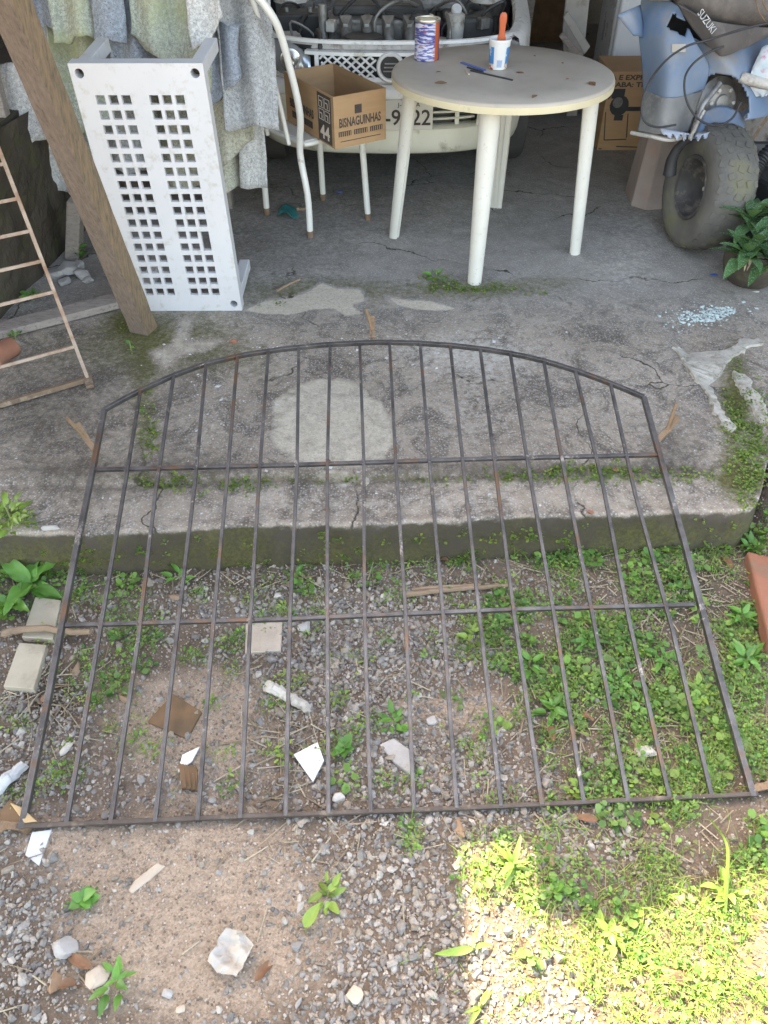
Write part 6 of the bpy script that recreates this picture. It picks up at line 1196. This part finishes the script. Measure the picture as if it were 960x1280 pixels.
# grass blades
def blades(x, y, z, L, w, col):
    n = len(x); az = rng.uniform(0, 6.283, n); dx, dy = np.cos(az), np.sin(az); L = L * rng.uniform(.4, 1.3, n); lean = rng.uniform(.25, 1.3, n); T = np.array([0, .35, .7, 1.0]); V = np.zeros((n, 7, 3)); px_, py_ = -dy, dx
    for i, t in enumerate(T):
        r = L * t * np.sin(lean * t); h = L * t * np.cos(lean * t * 1.0); cx_, cy_, cz_ = x + dx * r, y + dy * r, z + h * .9; ww = w * (1 - t * .8) * .5
        if i < 3:
            V[:, 2 * i] = np.stack([cx_ - px_ * ww, cy_ - py_ * ww, cz_], -1); V[:, 2 * i + 1] = np.stack([cx_ + px_ * ww, cy_ + py_ * ww, cz_], -1)
        else: V[:, 6] = np.stack([cx_, cy_, cz_], -1)
    tf = np.array([[0, 1, 3], [0, 3, 2], [2, 3, 5], [2, 5, 4], [4, 5, 6]]); Fs = (tf[None] + (np.arange(n) * 7)[:, None, None]).reshape(-1, 3); return V.reshape(-1, 3), Fs, np.repeat(col[rng.integers(0, len(col), n)] * rng.uniform(.8, 1.2, (n, 1)), 7, 0)
x, y, z, a, c = cand(200000); k = rng.uniform(0, 1, len(x)) < np.clip(blobs(a, c, TUFT) * np.clip((fbm(x, y, .10, 81) - .30) * 3.5, 0, 1.2) - .05, 0, 1) * .62 * (.12 + .88 * bare(x, y, a, c)); V1, F1, tc_ = blades(x[k], y[k], z[k] - .002, .052, .0021, np.array([[.19, .35, .06], [.27, .42, .08], [.15, .28, .05], [.33, .31, .14]]))
o = fast_mesh('grass', V1, F1, M['leafs'], tc_, True); tag(o, 'thin grass tufts among the weeds', 'grass', kind='stuff')
# straw and rootlets
ST = [(760, 880, 150, 120, .7), (900, 780, 90, 120, .5), (350, 940, 50, 80, 1.0), (420, 720, 300, 16, .5), (60, 870, 60, 60, .6), (850, 720, 90, 30, .8), (390, 1060, 50, 25, .7), (880, 790, 60, 60, .6), (650, 1040, 120, 25, .5), (460, 860, 70, 30, .4), (850, 1060, 90, 30, .4), (90, 1220, 50, 40, .3)]
x, y, z, a, c = cand(26000); k = rng.uniform(0, 1, len(x)) < np.clip(blobs(a, c, ST), .015, 1) * .5; x, y, z = x[k], y[k], z[k]; n = len(x); az = rng.uniform(0, 6.283, n); L = rng.uniform(.02, .09, n); SVt = np.array([[-.5, -1, 0], [-.5, 1, 0], [-.5, 0, 1.2], [.5, -1, 0], [.5, 1, 0], [.5, 0, 1.2]]); SF = np.array([[0, 3, 5], [0, 5, 2], [1, 2, 5], [1, 5, 4], [0, 2, 1], [3, 4, 5]])
R = rot_rand(n, .0); el = rng.normal(0, .12, n); ca, sa, ce, se = np.cos(az), np.sin(az), np.cos(el), np.sin(el); O = np.zeros(n); R = np.array([[ca * ce, -sa, -ca * se], [sa * ce, ca, -sa * se], [se, O, ce]]).transpose(2, 0, 1)
w_ = rng.uniform(.0008, .0020, n); V1, F1 = scatter(SVt, SF, np.stack([x, y, z + .007], -1), R, np.stack([L, w_, w_], -1)); tc_ = np.array([[.36, .28, .19], [.25, .18, .12], [.46, .39, .28]])[rng.integers(0, 3, n)]
o = fast_mesh('straw', V1, F1, M['straw'], np.repeat(tc_, 6, 0)); tag(o, 'dry straw and rootlets scattered on the soil', 'straw', kind='stuff')
# crumbs of plaster on the slab
CH = [(868, 398, 38, 9, 1.0), (900, 388, 28, 8, .8), (260, 500, 60, 50, .06), (330, 430, 50, 20, .07), (510, 440, 110, 30, .07), (480, 620, 400, 40, .008), (620, 430, 80, 20, .03), (300, 590, 60, 20, .02)]
x = rng.uniform(-1.6, 1.75, 60000); y = rng.uniform(1.62, 2.95, 60000); kk = y > y_edge(x) + .03; x, y = x[kk], y[kk]; z = Z2[np.clip(np.searchsorted(ts, y - y_edge(x)), 0, len(ts) - 1), np.clip(np.searchsorted(xs2, x), 0, len(xs2) - 1)]; a, c = proj(x, y, z)
xe = rng.uniform(1.0, 1.6, 9000); ye = rng.uniform(2.55, 3.0, 9000); ze = Z2[np.clip(np.searchsorted(ts, ye - y_edge(xe)), 0, len(ts) - 1), np.clip(np.searchsorted(xs2, xe), 0, len(xs2) - 1)]; ae, ce_ = proj(xe, ye, ze); ke = blobs(ae, ce_, CH[:2]) * fbm(xe, ye, .05, 9) > .33; k0_ = rng.uniform(0, 1, len(x)) < blobs(a, c, CH) * .6; x, y, z, a, c = np.r_[x[k0_], xe[ke]], np.r_[y[k0_], ye[ke]], np.r_[z[k0_], ze[ke]], np.r_[a[k0_], ae[ke]], np.r_[c[k0_], ce_[ke]]; k = np.ones(len(x), bool); x, y, z, a = x[k], y[k], z[k], a[k]; n = len(x); s = np.clip(rng.lognormal(-5.7, .5, n), .0012, .012); V1, F1 = scatter(OV, OF, np.stack([x, y, z + s * .1], -1), rot_rand(n, .2), s[:, None] * np.stack([rng.uniform(.8, 1.4, n), rng.uniform(.7, 1.1, n), np.full(n, .35)], -1), .25)
aq = np.where((a > 780)[:, None], np.array([[.52, .62, .60]]), np.array([[.58, .57, .55]])) * rng.uniform(.85, 1.1, (n, 1)); o = fast_mesh('plaster_crumbs', V1, F1, M['stone'], np.repeat(aq, 6, 0)); tag(o, 'pale plaster crumbs and spilt powder on the slab', 'plaster crumbs', kind='stuff')
